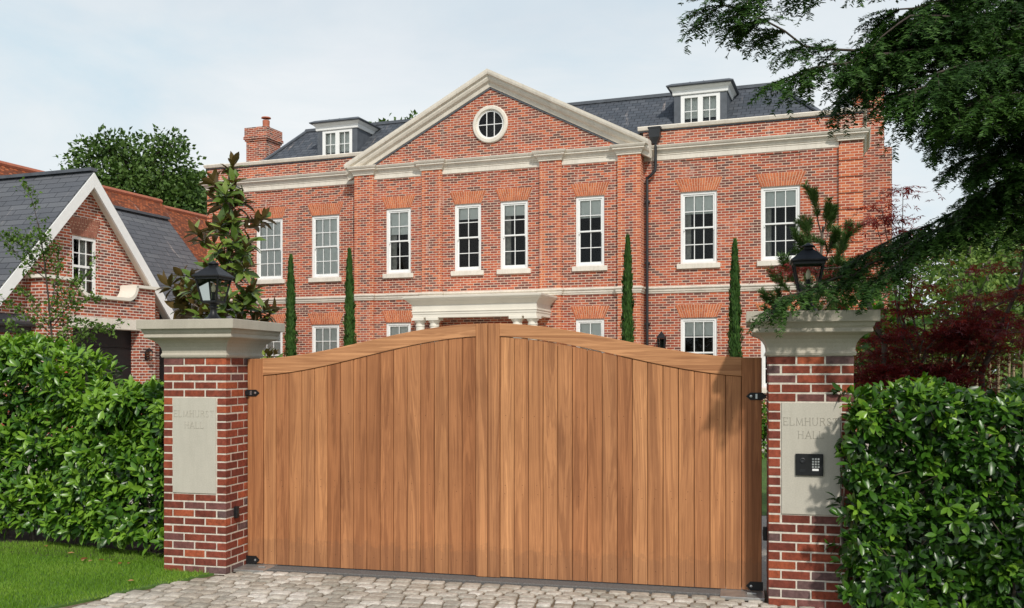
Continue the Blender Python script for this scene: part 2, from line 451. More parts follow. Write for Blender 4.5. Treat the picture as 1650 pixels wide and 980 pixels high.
M['limetree'] = leaf_mat('pale_leaf', (.05,.10,.02), (.11,.19,.035), (.24,.33,.08), .5, .3, .3)
M['dead'] = leaf_mat('dead_leaf', (.16,.06,.02), (.30,.13,.05), (.42,.25,.12), .8, .1, .2)
M['bulb'] = simple('bulb_glass', (.75,.66,.5), .2)
M['button'] = simple('keypad_button', (.42,.43,.43), .35, .6)
M['label'] = simple('white_name_slot', (.8,.8,.8), .4)

# ------------------------------------------------------------------ frames of the place
HT = math.atan(.00024 * 1530)                 # the house front turns 20.2 degrees from the picture plane
HC, HS = math.cos(HT), math.sin(HT)
def HP(u, v, z=0):                            # house plan (u from its axis, v away from the front) to world
    u -= .565
    return (u * HC + v * HS, 29.5 - u * HS + v * HC, z)
GT = math.atan(.00016 * 1530)                 # gate line turns 13.8 degrees
GC, GS = math.cos(GT), math.sin(GT)
def GP(u, v, z=0):
    return (u * GC + v * GS, 8.16 - u * GS + v * GC, z)

def panel(mb, u0, u1, z0, z1, holes, y, reveal=.1):
    """wall sheet facing -y with openings; a hole is (u0,u1,z0,z1[,depth of a blind recess])"""
    us = sorted({u0, u1, *[h[0] for h in holes], *[h[1] for h in holes]})
    zs = sorted({z0, z1, *[h[2] for h in holes], *[h[3] for h in holes]})
    for a, b in zip(us, us[1:]):
        for c, d in zip(zs, zs[1:]):
            mu, mz = (a + b) / 2, (c + d) / 2
            if any(h[0] < mu < h[1] and h[2] < mz < h[3] for h in holes): continue
            mb.face([(a,y,c),(b,y,c),(b,y,d),(a,y,d)])
    for h in holes:
        a, b, c, d = h[:4]; e = y + (h[4] if len(h) > 4 else reveal)
        mb.face([(a,y,c),(a,e,c),(b,e,c),(b,y,c)][::-1]); mb.face([(a,y,d),(a,e,d),(b,e,d),(b,y,d)])
        mb.face([(a,y,c),(a,y,d),(a,e,d),(a,e,c)][::-1]); mb.face([(b,y,c),(b,y,d),(b,e,d),(b,e,c)])
        if len(h) > 4: mb.face([(a,e,c),(b,e,c),(b,e,d),(a,e,d)])

def flat_arch(uc, zb, w, h, y, parent, n, splay=.17, courses=3, mat='arch', axis='x'):
    mb = MB()
    def P(u, z, o): return (uc + u, y - o, z) if axis == 'x' else (y + o, uc + u, z)
    hw = w / 2
    mb.mat = 1
    q = [(-hw, 0), (hw, 0), (hw + splay, h), (-hw - splay, h)]
    f = [P(a, zb + b, .004) for a, b in q]; bk = [P(a, zb + b, -.03) for a, b in q]
    mb.face(f)
    for i in range(4): mb.face([f[i], bk[i], bk[(i+1) % 4], f[(i+1) % 4]])
    mb.mat = 0
    for i in range(n):
        cuts = [0, .36, .7, 1] if i % 2 else [0, .55, 1]
        for t0, t1 in zip(cuts, cuts[1:]):
            t0 += .02; t1 -= .02
            g = .13
            def E(k, t): 
                x = -1 + 2 * k / n
                return x * (hw + splay * t)
            pts = [(E(i + g, t0), t0 * h), (E(i + 1 - g, t0), t0 * h), (E(i + 1 - g, t1), t1 * h), (E(i + g, t1), t1 * h)]
            f = [P(a, zb + b, .012) for a, b in pts]; bk = [P(a, zb + b, .004) for a, b in pts]
            ti = random.random()
            mb.face(f, tint=ti)
            for k in range(4): mb.face([f[k], bk[k], bk[(k+1) % 4], f[(k+1) % 4]], tint=ti)
    return mb.build('flat_arch', [M[mat], M['arch_mortar']], parent)

def sash_window(parent, uc, z0, w, h, cols, y, blind=.3, sill=True, rows=4, curtain=False, horns=True):
    """y is the wall face; frame sits 40 mm back in the reveal"""
    f = MB(); yf = y + .035; hw = w / 2
    def bx(a, b, c, d, y0, y1): f.box(uc + a, uc + b, yf + y0, yf + y1, z0 + c, z0 + d)
    fw = .075
    bx(-hw, -hw + fw, 0, h, 0, .12); bx(hw - fw, hw, 0, h, 0, .12)
    bx(-hw + fw, hw - fw, h - fw, h, 0, .12); bx(-hw + fw, hw - fw, 0, .055, 0, .12)
    iw = hw - fw; mid = h / 2
    # upper sash proud, lower sash set back
    for (a, b, yy) in ((mid - .02, h - fw, .02), (.055, mid + .02, .06)):
        st = .045
        bx(-iw, -iw + st, a, b, yy, yy + .04); bx(iw - st, iw, a, b, yy, yy + .04)
        bx(-iw + st, iw - st, a, a + (st if yy < .05 else .075), yy, yy + .04); bx(-iw + st, iw - st, b - st, b, yy, yy + .04)
        gw = 2 * (iw - st)
        for k in range(1, cols):
            c = -iw + st + gw * k / cols
            bx(c - .012, c + .012, a + st, b - st, yy + .004, yy + .03)
        nr = rows // 2
        for k in range(1, nr):
            c = a + (b - a) * k / nr
            bx(-iw + st, iw - st, c - .012, c + .012, yy + .0055, yy + .0285)
    if horns:
        bx(-iw + .003, -iw + .04, mid - .075, mid - .0201, .0215, .055); bx(iw - .04, iw - .003, mid - .075, mid - .0201, .0215, .055)
    fr = f.build('window', M['white'], parent)
    p = MB()
    for (a, b, yy) in ((mid, h - fw, .03), (.06, mid, .07)):
        tl = random.uniform(-.004, .004)
        p.face([(uc - iw, yf + yy, z0 + a), (uc + iw, yf + yy, z0 + a), (uc + iw, yf + yy + tl, z0 + b), (uc - iw, yf + yy + tl, z0 + b)])
    p.build('pane', M['glass'], fr)
    if blind > 0:
        b = MB(); zb = z0 + h - fw - (h - .1) * blind
        b.box(uc - iw + .01, uc + iw - .01, yf + .095, yf + .10, zb, z0 + h - .03)
        k = zb + .0
        b.box(uc - iw + .01, uc + iw - .01, yf + .092, yf + .104, k - .02, k)
        b.build('blind', M['blind'], fr)
    if curtain:
        c = MB(); rows_ = []
        for zz in (z0 + .03, z0 + h - .05):
            rows_.append([(uc - iw - .02 + .02 * k, yf + .16 + .03 * (k % 2), zz) for k in range(12)])
        c.grid(rows_)
        c.build('curtain', M['curtain'], fr)
    if sill:
        s = MB(); s.box(uc - hw - .1, uc + hw + .1, y - .07, y + .1, z0 - .15, z0 - .002)
        s.build('sill', M['stone'], fr, bevel=.008)
    return fr

# ------------------------------------------------------------------ the house
house = thing('brick_house', HP(0, 0), -HT, 'large red brick country house with pediment, slate roof and white sash windows behind the gate', 'house')
YC, YP = -.38, -.48
wl = MB()
H1 = (4.97, 7.05); G1 = (1.37, 3.39)
lw = [(-8.3, 1.06), (-6.09, 1.06)]; rw = [(6.325, 1.05), (8.61, 1.07)]
cw = [(-3.175, .88), (-.765, .9), (.77, .9), (3.175, .88)]
def holes_for(ws, z):
    return [(c - w/2, c + w/2, z[0], z[1]) for c, w in ws]
def recess(ws): return [(c - w/2, c + w/2, 7.62, 7.98, .03) for c, w in ws]
panel(wl, -10.7, -4.7, 0, 9.0, holes_for(lw, H1) + holes_for(lw, G1) + recess(lw), 0)
panel(wl, 4.7, 10.7, 0, 9.0, holes_for(rw, H1) + holes_for(rw, G1) + recess(rw), 0)
gc = [cw[0], cw[3]]
panel(wl, -4.7, 4.7, 0, 8.46, holes_for(cw, H1) + holes_for(gc, G1) + recess(cw) + [(-.95, .95, .6, 3.2)], YC)
for sx in (-1, 1):
    q = [(sx*4.7, YC, 0), (sx*4.7, .3, 0), (sx*4.7, .3, 8.46), (sx*4.7, YC, 8.46)]
    wl.face(q if sx > 0 else q[::-1])
    q = [(sx*10.7, 0, 0), (sx*10.7, 11, 0), (sx*10.7, 11, 9.0), (sx*10.7, 0, 9.0)]
    wl.face(q if sx > 0 else q[::-1])
wl.face([(-10.7, 11, 0), (-10.7, 11, 9.0), (10.7, 11, 9.0), (10.7, 11, 0)])
wl.build('wall', M['brick'], house)
inn = MB()
inn.box(-10.6, 10.6, .9, 10.9, .55, 8.4)
for z in (.6, 4.3): inn.face([(-10.6, .02, z), (10.6, .02, z), (10.6, .9, z), (-10.6, .9, z)])
inn.build('interior', M['room'], house)
# pediment brickwork with a true round opening
pm = MB(); AP, BZ, HW = 10.9, 8.40, 4.75
oc, orad = (0, 9.46), .43
tri = [(-HW, BZ), (HW, BZ), (0, AP)]
angs = sorted([2*math.pi*k/64 for k in range(64)] + [math.atan2(z - oc[1], x - oc[0]) % (2*math.pi) for x, z in tri])
def hit(a):
    d = (math.cos(a), math.sin(a)); best = 1e9
    for (x0, z0), (x1, z1) in zip(tri, tri[1:] + tri[:1]):
        ex, ez = x1 - x0, z1 - z0; den = d[0]*ez - d[1]*ex
        if abs(den) < 1e-9: continue
        t = ((x0-oc[0])*ez - (z0-oc[1])*ex) / den; s = ((x0-oc[0])*d[1] - (z0-oc[1])*d[0]) / den
        if t > 0 and -1e-6 <= s <= 1+1e-6: best = min(best, t)
    return (oc[0] + d[0]*best, oc[1] + d[1]*best)
for a, b in zip(angs, angs[1:] + angs[:1]):
    ia = (oc[0] + orad*math.cos(a), oc[1] + orad*math.sin(a)); ib = (oc[0] + orad*math.cos(b), oc[1] + orad*math.sin(b))
    pa, pb = hit(a), hit(b)
    pm.face([(ia[0],YC,ia[1]), (pa[0],YC,pa[1]), (pb[0],YC,pb[1]), (ib[0],YC,ib[1])])
pm.build('pediment', M['brick'], house)
ow = MB()
rows = []
for k in range(49):
    a = -2*math.pi*k/48
    rows.append([(oc[0] + r*math.cos(a), y, oc[1] + r*math.sin(a)) for r, y in ((.58, YC), (.58, YC-.05), (.555, YC-.07), (.47, YC-.07), (.45, YC-.04), (.43, YC-.03), (.43, YC+.1))])
ow.grid(rows)
ring = ow.build('round_window', M['stone'], house)
of = MB(); rows = []
for k in range(49):
    a = -2*math.pi*k/48
    rows.append([(oc[0] + r*math.cos(a), y, oc[1] + r*math.sin(a)) for r, y in ((.435, YC+.0), (.435, YC-.015), (.395, YC-.015), (.395, YC+.02))])
of.grid(rows)
for x in (-.125, .125): of.box(x-.011, x+.011, YC-.012, YC+.016, oc[1]-.375, oc[1]+.375)
of.box(-.397, .397, YC-.0105, YC+.0145, oc[1]-.011, oc[1]+.011)
of.build('frame', M['white'], ring)
og = MB(); og.face([(oc[0]+.43*math.cos(2*math.pi*k/48), YC+.01, oc[1]+.43*math.sin(2*math.pi*k/48)) for k in range(48)])
og.build('pane', M['glass'], ring)
ob = MB(); ob.box(-.6, .6, YC+.35, YC+.4, oc[1]-.6, oc[1]+.6); ob.build('dark_loft_backing', M['room'], house)  # dark sheet painted as the unlit loft behind the round pane
# pilasters, toothed with orange brick
for c in (-4.38, -1.965, 1.965, 4.38):
    mb = MB(); hw = .34; k = 0; z = 0.
    while z < 8.18:
        z1 = min(z + .075, 8.2); e = .12 if k % 2 else .23
        xs = [c - hw, c - hw + e, c + hw - e, c + hw]
        for i in range(3):
            mb.face([(xs[i],YP,z),(xs[i+1],YP,z),(xs[i+1],YP,z1),(xs[i],YP,z1)], mat=0 if i == 1 else 1)
        y1 = .02 if abs(c) > 4 else YC + .01
        mb.face([(xs[0],y1,z),(xs[0],YP,z),(xs[0],YP,z1),(xs[0],y1,z1)], mat=1)
        mb.face([(xs[3],YP,z),(xs[3],y1,z),(xs[3],y1,z1),(xs[3],YP,z1)], mat=1)
        z = z1; k += 1
    mb.build('pilaster', [M['brick'], M['orange']], house)
# rusticated brick quoin piers at the two ends
for sx in (-1, 1):
    mb = MB(); z = 0.0; a, b = sorted((sx*10.17, sx*10.8))
    while z < 8.1:
        top = min(z + .41, 8.2)
        mb.box(a, b, -.09, .7, z, top); z = top + .04
    mb.mat = 1; mb.box(a + .03, b - .03, -.05, .66, 0, 8.2)
    mb.mat = 1; mb.box(a, b, -.09, .7, 8.47, 8.93)
    mb.build('quoin_pier', [M['orange'], M['brick']], house)
# main cornice, frieze, string course, coping
xb = lambda s: [(s*1.0,)]
def front_path(y_w, pil=True, ends=True, q=True):
    p = []
    if ends: p += [(-10.8, 2.2)]
    p += [(-10.8, -.09), (-10.17, -.09), (-10.17, y_w)] if q else [(-10.7, y_w)]
    p += [(-4.72, 0.0)]
    seq = [(-4.72, YP), (-4.04, YP), (-4.04, YC), (-2.305, YC), (-2.305, YP), (-1.625, YP), (-1.625, YC)]
    p += seq + [(-x, y) for x, y in seq[::-1]]
    p += [(4.72, 0.0)]
    p += [(10.17, y_w), (10.17, -.09), (10.8, -.09)] if q else [(10.7, y_w)]
    if ends: p += [(10.8, 2.2)]
    return p
CORN = [(0, 8.17), (.03, 8.18), (.03, 8.215), (.05, 8.23), (.065, 8.275), (.10, 8.315), (.135, 8.33), (.135, 8.375), (.16, 8.385), (.185, 8.43), (.19, 8.455), (0, 8.475)]
mb = MB(); mb.mould(front_path(0), CORN); mb.build('cornice', M['stone'], house)
mb = MB()
for a, b, y in ((-10.17, -4.72, 0), (-4.04, -2.305, YC), (-1.625, 1.625, YC), (2.305, 4.04, YC), (4.72, 10.17, 0)):
    mb.box(a + .002, b - .002, y - .018, y + .01, 8.04, 8.172)
mb.build('frieze', M['stone'], house)
STR = [(0, 4.13), (.025, 4.135), (.03, 4.17), (.05, 4.19), (.055, 4.245), (.085, 4.265), (.09, 4.30), (0, 4.33)]
mb = MB(); mb.mould(front_path(0, ends=True), STR); mb.build('string_course', M['stone'], house)
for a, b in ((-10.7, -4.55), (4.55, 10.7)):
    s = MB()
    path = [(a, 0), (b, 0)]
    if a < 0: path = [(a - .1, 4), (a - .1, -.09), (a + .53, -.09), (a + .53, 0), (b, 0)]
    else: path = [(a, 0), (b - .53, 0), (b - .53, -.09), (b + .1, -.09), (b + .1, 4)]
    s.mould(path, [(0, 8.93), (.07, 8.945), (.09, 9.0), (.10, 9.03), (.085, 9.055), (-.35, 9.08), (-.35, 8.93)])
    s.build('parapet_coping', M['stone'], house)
    s = MB(); s.mould(path, [(0, 8.89), (.022, 8.892), (.024, 8.93), (0, 8.94)]); s.build('dark_strip', M['lead'], house)  # thin dark strip under the coping
# raking cornice
RK = [(.0, -.50), (.05, -.48), (.07, -.40), (.08, -.36), (.16, -.31), (.20, -.24), (.21, -.17), (.28, -.14), (.30, -.08), (.31, 0), (.0, .03), (-.3, .03), (-.3, -.4)]
apz = 11.10; slope = (apz - 8.54) / 4.98
mb = MB(); rows = []
for x in (-4.98, 0, 4.98):
    z = apz - abs(x) * slope
    rows.append([(x, YC - o, z + h) for o, h in RK])
mb.grid(rows, flip=True); mb.face(rows[0][::-1]); mb.face(rows[-1])
mb.build('raking_cornice', M['stone'], house)
mb = MB()
for sx in (-1, 1):
    a = (sx*4.2, YC - .012, apz - 4.2*slope - .515); b = (sx*.0, YC - .012, apz - .515)
    mb.bar(a, b, .03, .05, up=(0, 0, 1))
mb.build('dark_strip', M['lead'], house)  # flashing line below the raking cornice
# arches and windows
for ws, cols, y in ((lw, 3, 0), (cw, 2, YC), (rw, 3, 0)):
    for c, w in ws:
        left = c < -5
        n = 17 if cols == 3 else 15
        flat_arch(c, H1[1] + .01, w, .38, y, house, n)
        sash_window(house, c, H1[0], w, H1[1] - H1[0], cols, y, blind=.97 if left else .16 + .22 * random.random(), curtain=(c > 5 or c in (-3.175, .77)))
        if abs(c) > 1:
            flat_arch(c, G1[1] + .01, w, .38, y, house, n)
            sash_window(house, c, G1[0], w, G1[1] - G1[0], cols, y, blind=.97 if (left or abs(c) < 4) else .22)
# hipped slate roof with flat lead top
rf = MB()
ev, rg = .5, 2.4; ez, rz = 9.0, 10.60
b = [(-9.2, ev, ez), (9.85, ev, ez), (9.85, 10.5, ez), (-9.2, 10.5, ez)]
t = [(-8.35, rg, rz), (8.3, rg, rz), (8.3, 8.6, rz), (-8.35, 8.6, rz)]
for i in range(4):
    rf.face([b[i], b[(i+1) % 4], t[(i+1) % 4], t[i]])
# pediment roof running back into it
for sx in (-1, 1):
    q = [(sx*4.9, YC - .05, apz - 4.9*slope - .02), (0, YC - .05, apz - .02), (0, 3.2, apz - .02), (sx*4.9, 3.2, apz - 4.9*slope - .02)]
    rf.face(q if sx < 0 else q[::-1])
roof = rf.build('roof', M['slate'], house)
lt = MB(); lt.face([(x, y, z + .004) for x, y, z in t])
for p0, p1 in zip(t, t[1:] + t[:1]): lt.bar((p0[0], p0[1], p0[2] + .03), (p1[0], p1[1], p1[2] + .03), .14, .1)
lt.box(-10.6, 10.6, .3, 10.9, 8.86, 8.9)
lt.build('lead_ridge', M['lead'], roof)
for p0, p1 in zip(b, t):
    hp = MB(); hp.bar((p0[0], p0[1], p0[2] + .03), (p1[0], p1[1], p1[2] + .03), .2, .05)
    hp.build('hip_tile', M['lead'], roof)
# dormers
for dc in (6.25, -6.1):
    w = MB(); z0, z1 = 9.12, 10.12
    w.box(dc - .78, dc - .58, .78, 2.3, 8.98, z1); w.box(dc + .58, dc + .78, .78, 2.3, 8.98, z1)
    w.box(dc - .58, dc + .58, 1.3, 1.36, 8.98, z1)
    d = w.build('dormer', M['lead'], house)
    f = MB()
    f.mould([(dc - .80, 2.4), (dc - .80, .76), (dc + .80, .76), (dc + .80, 2.4)], [(0, 10.10), (.02, 10.12), (.03, 10.24), (.09, 10.30), (.11, 10.34), (-.1, 10.35)])
    sl_ = MB(); sl_.box(dc - .58, dc + .58, .80, .86, 9.02, 9.12); sl_.build('sill', M['white'], d)
    fs = f.build('fascia', M['white'], d)
    rr = MB()
    rr.mould([(dc - .80, 2.6), (dc - .80, .76), (dc + .80, .76), (dc + .80, 2.6)], [(.0, 10.335), (.17, 10.34), (.19, 10.36), (.19, 10.385), (.05, 10.46), (-.35, 10.5)])
    rr.box(dc - .6, dc + .6, .95, 2.8, 10.40, 10.52)
    for k in (-.3, .1): rr.lathe([(.02, 0), (.03, .03), (0, .06)], (dc + k, .75, 10.43), 6)
    rr.build('roof', M['lead'], d)
    c = MB()
    hw, zz0, zz1 = .58, 9.12, 10.10
    def bx(a, b_, z0_, z1_, y0=.78, y1=.86): c.box(dc + a, dc + b_, y0, y1, z0_, z1_)
    bx(-hw, hw, zz1 - .09, zz1); bx(-hw, hw, zz0, zz0 + .08); bx(-.075, .075, zz0 + .08, zz1 - .09)
    bx(-hw, -hw + .11, zz0 + .08, zz1 - .09); bx(hw - .11, hw, zz0 + .08, zz1 - .09)
    for s in (-1, 1):
        m_ = s * .2725
        bx(m_ - .011, m_ + .011, zz0 + .08, zz1 - .09, .80, .83)
        bx(m_ - .19, m_ + .19, (zz0 + zz1) / 2 - .011, (zz0 + zz1) / 2 + .011, .802, .828)
    wn = c.build('window', M['white'], d)
    p = MB(); p.face([(dc - .5, .82, zz0), (dc + .5, .82, zz0), (dc + .5, .823, zz1), (dc - .5, .823, zz1)]); p.build('pane', M['glass'], d)
    p = MB(); p.box(dc - .52, dc + .52, .93, .94, zz0 + (.3 if dc > 0 else .05), zz1); p.build('blind', M['blind'], d)
# chimneys
for sx in (-1, 1):
    mb = MB(); a, b_ = sorted((sx*10.5, sx*11.4)); 
    def cb(e, z0, z1): mb.box(a - e, b_ + e, 3.0 - e, 3.95 + e, z0, z1)
    cb(0, 8.3, 10.62); cb(.04, 10.62, 10.69); cb(.08, 10.69, 10.80); cb(.05, 10.80, 11.14)
    ch = mb.build('chimney', M['brick'], house)
    br = MB(); a2, b2 = sorted((sx*10.68, sx*11.42)); br.box(a2, b2, 2.7, 4.3, 0, 8.3); a3, b3 = sorted((sx*10.68, sx*11.62)); br.box(a3, b3, 3.1, 5.2, 0, 8.6)
    br.build('chimney_breast', M['brick'], house)
    pot = MB(); px = sx * 10.78
    pot.lathe([(.17, 11.12), (.13, 11.2), (.145, 11.24), (.13, 11.28), (.14, 11.46), (.12, 11.48)], (px, 3.4, 0), 16)
    pot.lathe([(.19, 11.56), (.17, 11.60), (0, 11.62)], (px, 3.4, 0), 16)
    pot.tube([(px + .1, 3.4, 11.46), (px + .1, 3.4, 11.57)], .012, 6); pot.tube([(px - .1, 3.4, 11.46), (px - .1, 3.4, 11.57)], .012, 6)
    pot.build('chimney_pot', M['terracotta'], ch, smooth=False)
# portico
pp = MB(); WF, YF = 1.97, YC - 1.42
ENT = [(-.3, 3.45), (0, 3.45), (0, 3.55), (.015, 3.555), (.015, 3.62), (.035, 3.625), (.035, 3.65), (.01, 3.655), (.01, 3.82), (.03, 3.84), (.07, 3.88), (.12, 3.93), (.13, 3.95), (.17, 3.97), (.22, 4.03), (.23, 4.08), (0, 4.11), (-.3, 4.11)]
pp.mould([(-WF, YC + .0), (-WF, YF), (WF, YF), (WF, YC + .0)], ENT)
pp.face([(-WF, YC, 4.108), (-WF, YF, 4.108), (WF, YF, 4.108), (WF, YC, 4.108)]); pp.face([(-WF+.1, YC, 3.50), (WF-.1, YC, 3.50), (WF-.1, YF+.1, 3.50), (-WF+.1, YF+.1, 3.50)])
po = pp.build('portico', M['cream'], house)
for c in (-1.80, -1.33, 1.33, 1.80):
    cm = MB()
    cm.lathe([(.19, .6), (.19, .68), (.165, .72), (.155, .76), (.155, 1.6), (.135, 3.18), (.15, 3.2), (.15, 3.225), (.135, 3.23), (.135, 3.28), (.17, 3.33), (.185, 3.36), (.185, 3.37)], (c, YF + .18, 0), 20)
    cm.box(c - .2, c + .2, YF - .02, YF + .38, 3.37, 3.449)
    cm.build('column', M['cream'], po, smooth=False)
st = MB()
for k in range(4): st.box(-2.6 - .25*k, 2.6 + .25*k, YF - .3 - .32*k, YC, .60 - .15*(k+1), .60 - .15*k)
st.build('step', M['stone'], house)
dr = MB(); dr.box(-.95, .95, YC + .06, YC + .11, .6, 2.6); dr.box(-.98, .98, YC - .02, YC + .08, 2.62, 3.2)
dr.build('door', M['black'], house)
# downpipe
dp = MB()
dp.tube([(4.84, -.12, 0), (4.84, -.12, 7.55)], .045, 8); dp.tube([(4.84, -.12, 7.5), (4.95, -.16, 7.58), (5.08, -.16, 7.7), (5.1, -.16, 7.85), (5.1, -.16, 8.55)], .045, 8)
dp.lathe([(.08, 8.5), (.1, 8.55), (.2, 8.68), (.22, 8.92), (.24, 8.93), (.24, 8.98)], (5.08, -.17, 0), 4, rot=math.pi/4, sx=1.1, sy=.75)
for z in (1.4, 3.2, 5.0, 6.8): dp.box(4.77, 4.91, -.15, .0, z, z + .06)
dp.build('downpipe', M['iron'], house)

def wall_lantern(loc, rz, label, s=1.):
    t = thing('wall_lantern', loc, rz, label, 'lantern', 'small wall lanterns')
    b = MB(); b.box(-.06*s, .06*s, -.02, 0, -.12*s, .12*s); b.box(-.015, .015, -.12*s, -.02, -.1*s, -.07*s); b.build('bracket', M['black'], t)
    f = MB()
    f.lathe([(.13*s, .14*s), (.11*s, .17*s), (.03*s, .25*s), (.0, .28*s)], (0, -.13*s, 0), 4, rot=math.pi/4)
    f.lathe([(.07*s, -.16*s), (.08*s, -.13*s)], (0, -.13*s, 0), 4, rot=math.pi/4)
    for i in (-1, 1):
        for j in (-1, 1): f.bar((i*.055*s, -.13*s + j*.055*s, -.14*s), (i*.08*s, -.13*s + j*.08*s, .15*s), .014*s, .014*s, up=(0, 1, 0))
    f.build('frame', M['black'], t)
    g = MB(); g.lathe([(.068*s, -.13*s), (.1*s, .14*s)], (0, -.13*s, 0), 4, rot=math.pi/4); g.build('glass', M['lampglass'], t)
    return t
wall_lantern(HP(5.28, 0, 2.62), -HT, 'black lantern on the brick house wall, just over the curved top of the gate', 1.4)

# ------------------------------------------------------------------ garage (gable faces the courtyard, ridge runs level with the house)
def garage():
    VC = -8.8
    root = thing('garage', HP(-8.04 + .565, VC), -HT, 'brick garage with steep white-edged gable and grey slate roof left of the house', 'garage')
    # local: x = u - (-8.04) , y = v - VC
    wx = -.30
    w = MB()
    hw = 2.75
    zt = lambda y: 6.72 - abs(y) * 1.12
    ys = [-hw, -.40, .40, hw]; wz0, wz1 = 3.75, 5.26
    def q(y0, y1, z0a, z0b, z1a, z1b): w.face([(wx, y0, z0a), (wx, y1, z0b), (wx, y1, z1b), (wx, y0, z1a)])
    q(-hw, -.4, 0, 0, zt(-hw), zt(-.4)); q(.4, hw, 0, 0, zt(.4), zt(hw)); q(-.4, .4, 0, 0, wz0, wz0)
    w.face([(wx, -.4, wz1), (wx, .4, wz1), (wx, .4, zt(.4)), (wx, 0, zt(0)), (wx, -.4, zt(-.4))])
    for y in (-.4, .4):
        pts = [(wx, y, wz0), (wx - .12, y, wz0), (wx - .12, y, wz1), (wx, y, wz1)]; w.face(pts if y > 0 else pts[::-1])
    w.face([(wx, -.4, wz1), (wx - .12, -.4, wz1), (wx - .12, .4, wz1), (wx, .4, wz1)])
    # long body walls
    w.box(-6.6, -.55, -9, 6.6, 0, 2.55)
    w.build('wall', M['garage_brick'], root)
    # projecting lower front block with a dropped parapet
    fx = .24; b = MB()
    y0, y1 = -1.8, 1.95; d0, d1 = -.92, 1.38
    hc, lo = 4.05, 3.68
    def top(y):
        a, c = -.75, 1.2
        if y < a or y > c: return hc
        return lo
    ylist = [y0, d0, -.75, 1.2, d1, y1]
    for a, c in zip(ylist, ylist[1:]):
        m = (a + c) / 2; zb = 0 if (m < d0 or m > d1) else 3.2
        b.face([(fx, a, zb), (fx, c, zb), (fx, c, top(m)), (fx, a, top(m))])
    for y, s in ((y0, -1), (y1, 1)):
        pts = [(wx - .2, y, 0), (fx, y, 0), (fx, y, hc), (wx - .2, y, hc)]; b.face(pts if s < 0 else pts[::-1])
    for y, s in ((d0, 1), (d1, -1)):
        pts = [(fx - .35, y, 0), (fx, y, 0), (fx, y, 3.0), (fx - .35, y, 3.0)]; b.face(pts if s < 0 else pts[::-1])
    b.face([(wx - .1, y0, hc), (fx, y0, hc), (fx, -.75, hc), (wx - .1, -.75, hc)]); b.face([(wx - .1, 1.2, hc), (fx, 1.2, hc), (fx, y1, hc), (wx - .1, y1, hc)])
    b.face([(wx - .1, -.75, lo), (fx, -.75, lo), (fx, 1.2, lo), (wx - .1, 1.2, lo)])
    b.build('front_wall', M['garage_brick'], root)
    s = MB()
    s.box(fx - .45, fx + .09, y0 - .1, -.72, hc, hc + .075); s.box(fx - .45, fx + .09, 1.17, y1 + .12, hc, hc + .075)
    s.box(fx - .45, fx + .09, -.45, .88, lo, lo + .08)
    for sy, c in ((-1, -.45), (1, .88)):
        rows = []
        for k in range(9):
            a = math.pi / 2 * k / 8
            for_r = []
            yy = c + sy * .36 * math.sin(a); zz = lo + .42 * (1 - math.cos(a))
            ny, nz = -sy * math.sin(a), math.cos(a)
            rows.append([(fx + .09, yy, zz), (fx + .09, yy + ny * .09, zz + nz * .09), (fx - .45, yy + ny * .09, zz + nz * .09), (fx - .45, yy, zz)])
        s.grid(rows, closed=True); s.face(rows[-1]); s.face(rows[0])
    s.build('coping', M['cream'], root)
    l = MB(); l.box(fx - .35, fx + .012, d0 - .1, d1 + .1, 2.93, 3.2); l.build('lintel', M['stone'], root, bevel=.006)
    d = MB()
    for k in range(6): d.box(fx - .34, fx - .30, d0, d1, .02 + k * .49, .5 + k * .49)
    d.build('garage_door', M['garage_door'], root)
    for a, c in ((2.1, 4.6), (-5.6, -2.5)):
        d = MB()
        for k in range(5): d.box(-.54, -.5, a, c, .02 + k * .5, .51 + k * .5)
        d.build('garage_door', M['garage_door'], root)
    # gable window
    win = MB()
    def bx(a, c, z0, z1, x0=0., x1=.08): win.box(wx - .1 + x0, wx - .1 + x1, a, c, z0, z1)
    bx(-.4, -.33, wz0, wz1); bx(.33, .4, wz0, wz1); bx(-.33, .33, wz1 - .08, wz1); bx(-.33, .33, wz0, wz0 + .08)
    mz = (wz0 + wz1) / 2; bx(-.33, .33, mz - .03, mz + .03, .01, .07)
    for k in (-1, 1): bx(k * .11 - .012, k * .11 + .012, wz0 + .08, wz1 - .08, .02, .05)
    for z in (wz0 + .42, wz1 - .42): bx(-.33, .33, z - .012, z + .012, .022, .048)
    wo = win.build('window', M['white'], root)
    p = MB(); p.face([(wx - .07, -.34, wz0), (wx - .07, .34, wz0), (wx - .066, .34, wz1), (wx - .066, -.34, wz1)]); p.build('pane', M['glass'], wo)
    p = MB(); p.grid([[(wx - .3 + .03 * (k % 2), -.5 + .04 * k, z) for k in range(9)] for z in (wz0, wz1)]); p.grid([[(wx - .3 + .03 * (k % 2), .14 + .04 * k, z) for k in range(10)] for z in (wz0, wz1)]); p.build('curtain', M['curtain'], wo)
    flat_arch(0, wz1 + .01, .8, .46, wx, root, 17, .14, mat='arch_dull', axis='y')
    # roofs
    rf = MB(); zr = 6.92; sl = 1.135
    def slab(pts):
        # roof sheet with thickness
        lowp = [(x, y, z - .07) for x, y, z in pts]
        rf.face(pts); rf.face(lowp[::-1])
        for i in range(len(pts)): rf.face([pts[i], lowp[i], lowp[(i+1) % len(pts)], pts[(i+1) % len(pts)]])
    e = 3.05
    slab([(0, 0, zr), (-7.2, 0, zr), (-7.2, -e, zr - e*sl), (0, -e, zr - e*sl)])
    slab([(0, e, zr - e*sl), (-7.2, e, zr - e*sl), (-7.2, 0, zr), (0, 0, zr)])
    # main range running away beside the courtyard
    xr = -3.46; ze = 6.88; sm = 1.16; xe = .0
    drop = (xe - xr) * sm
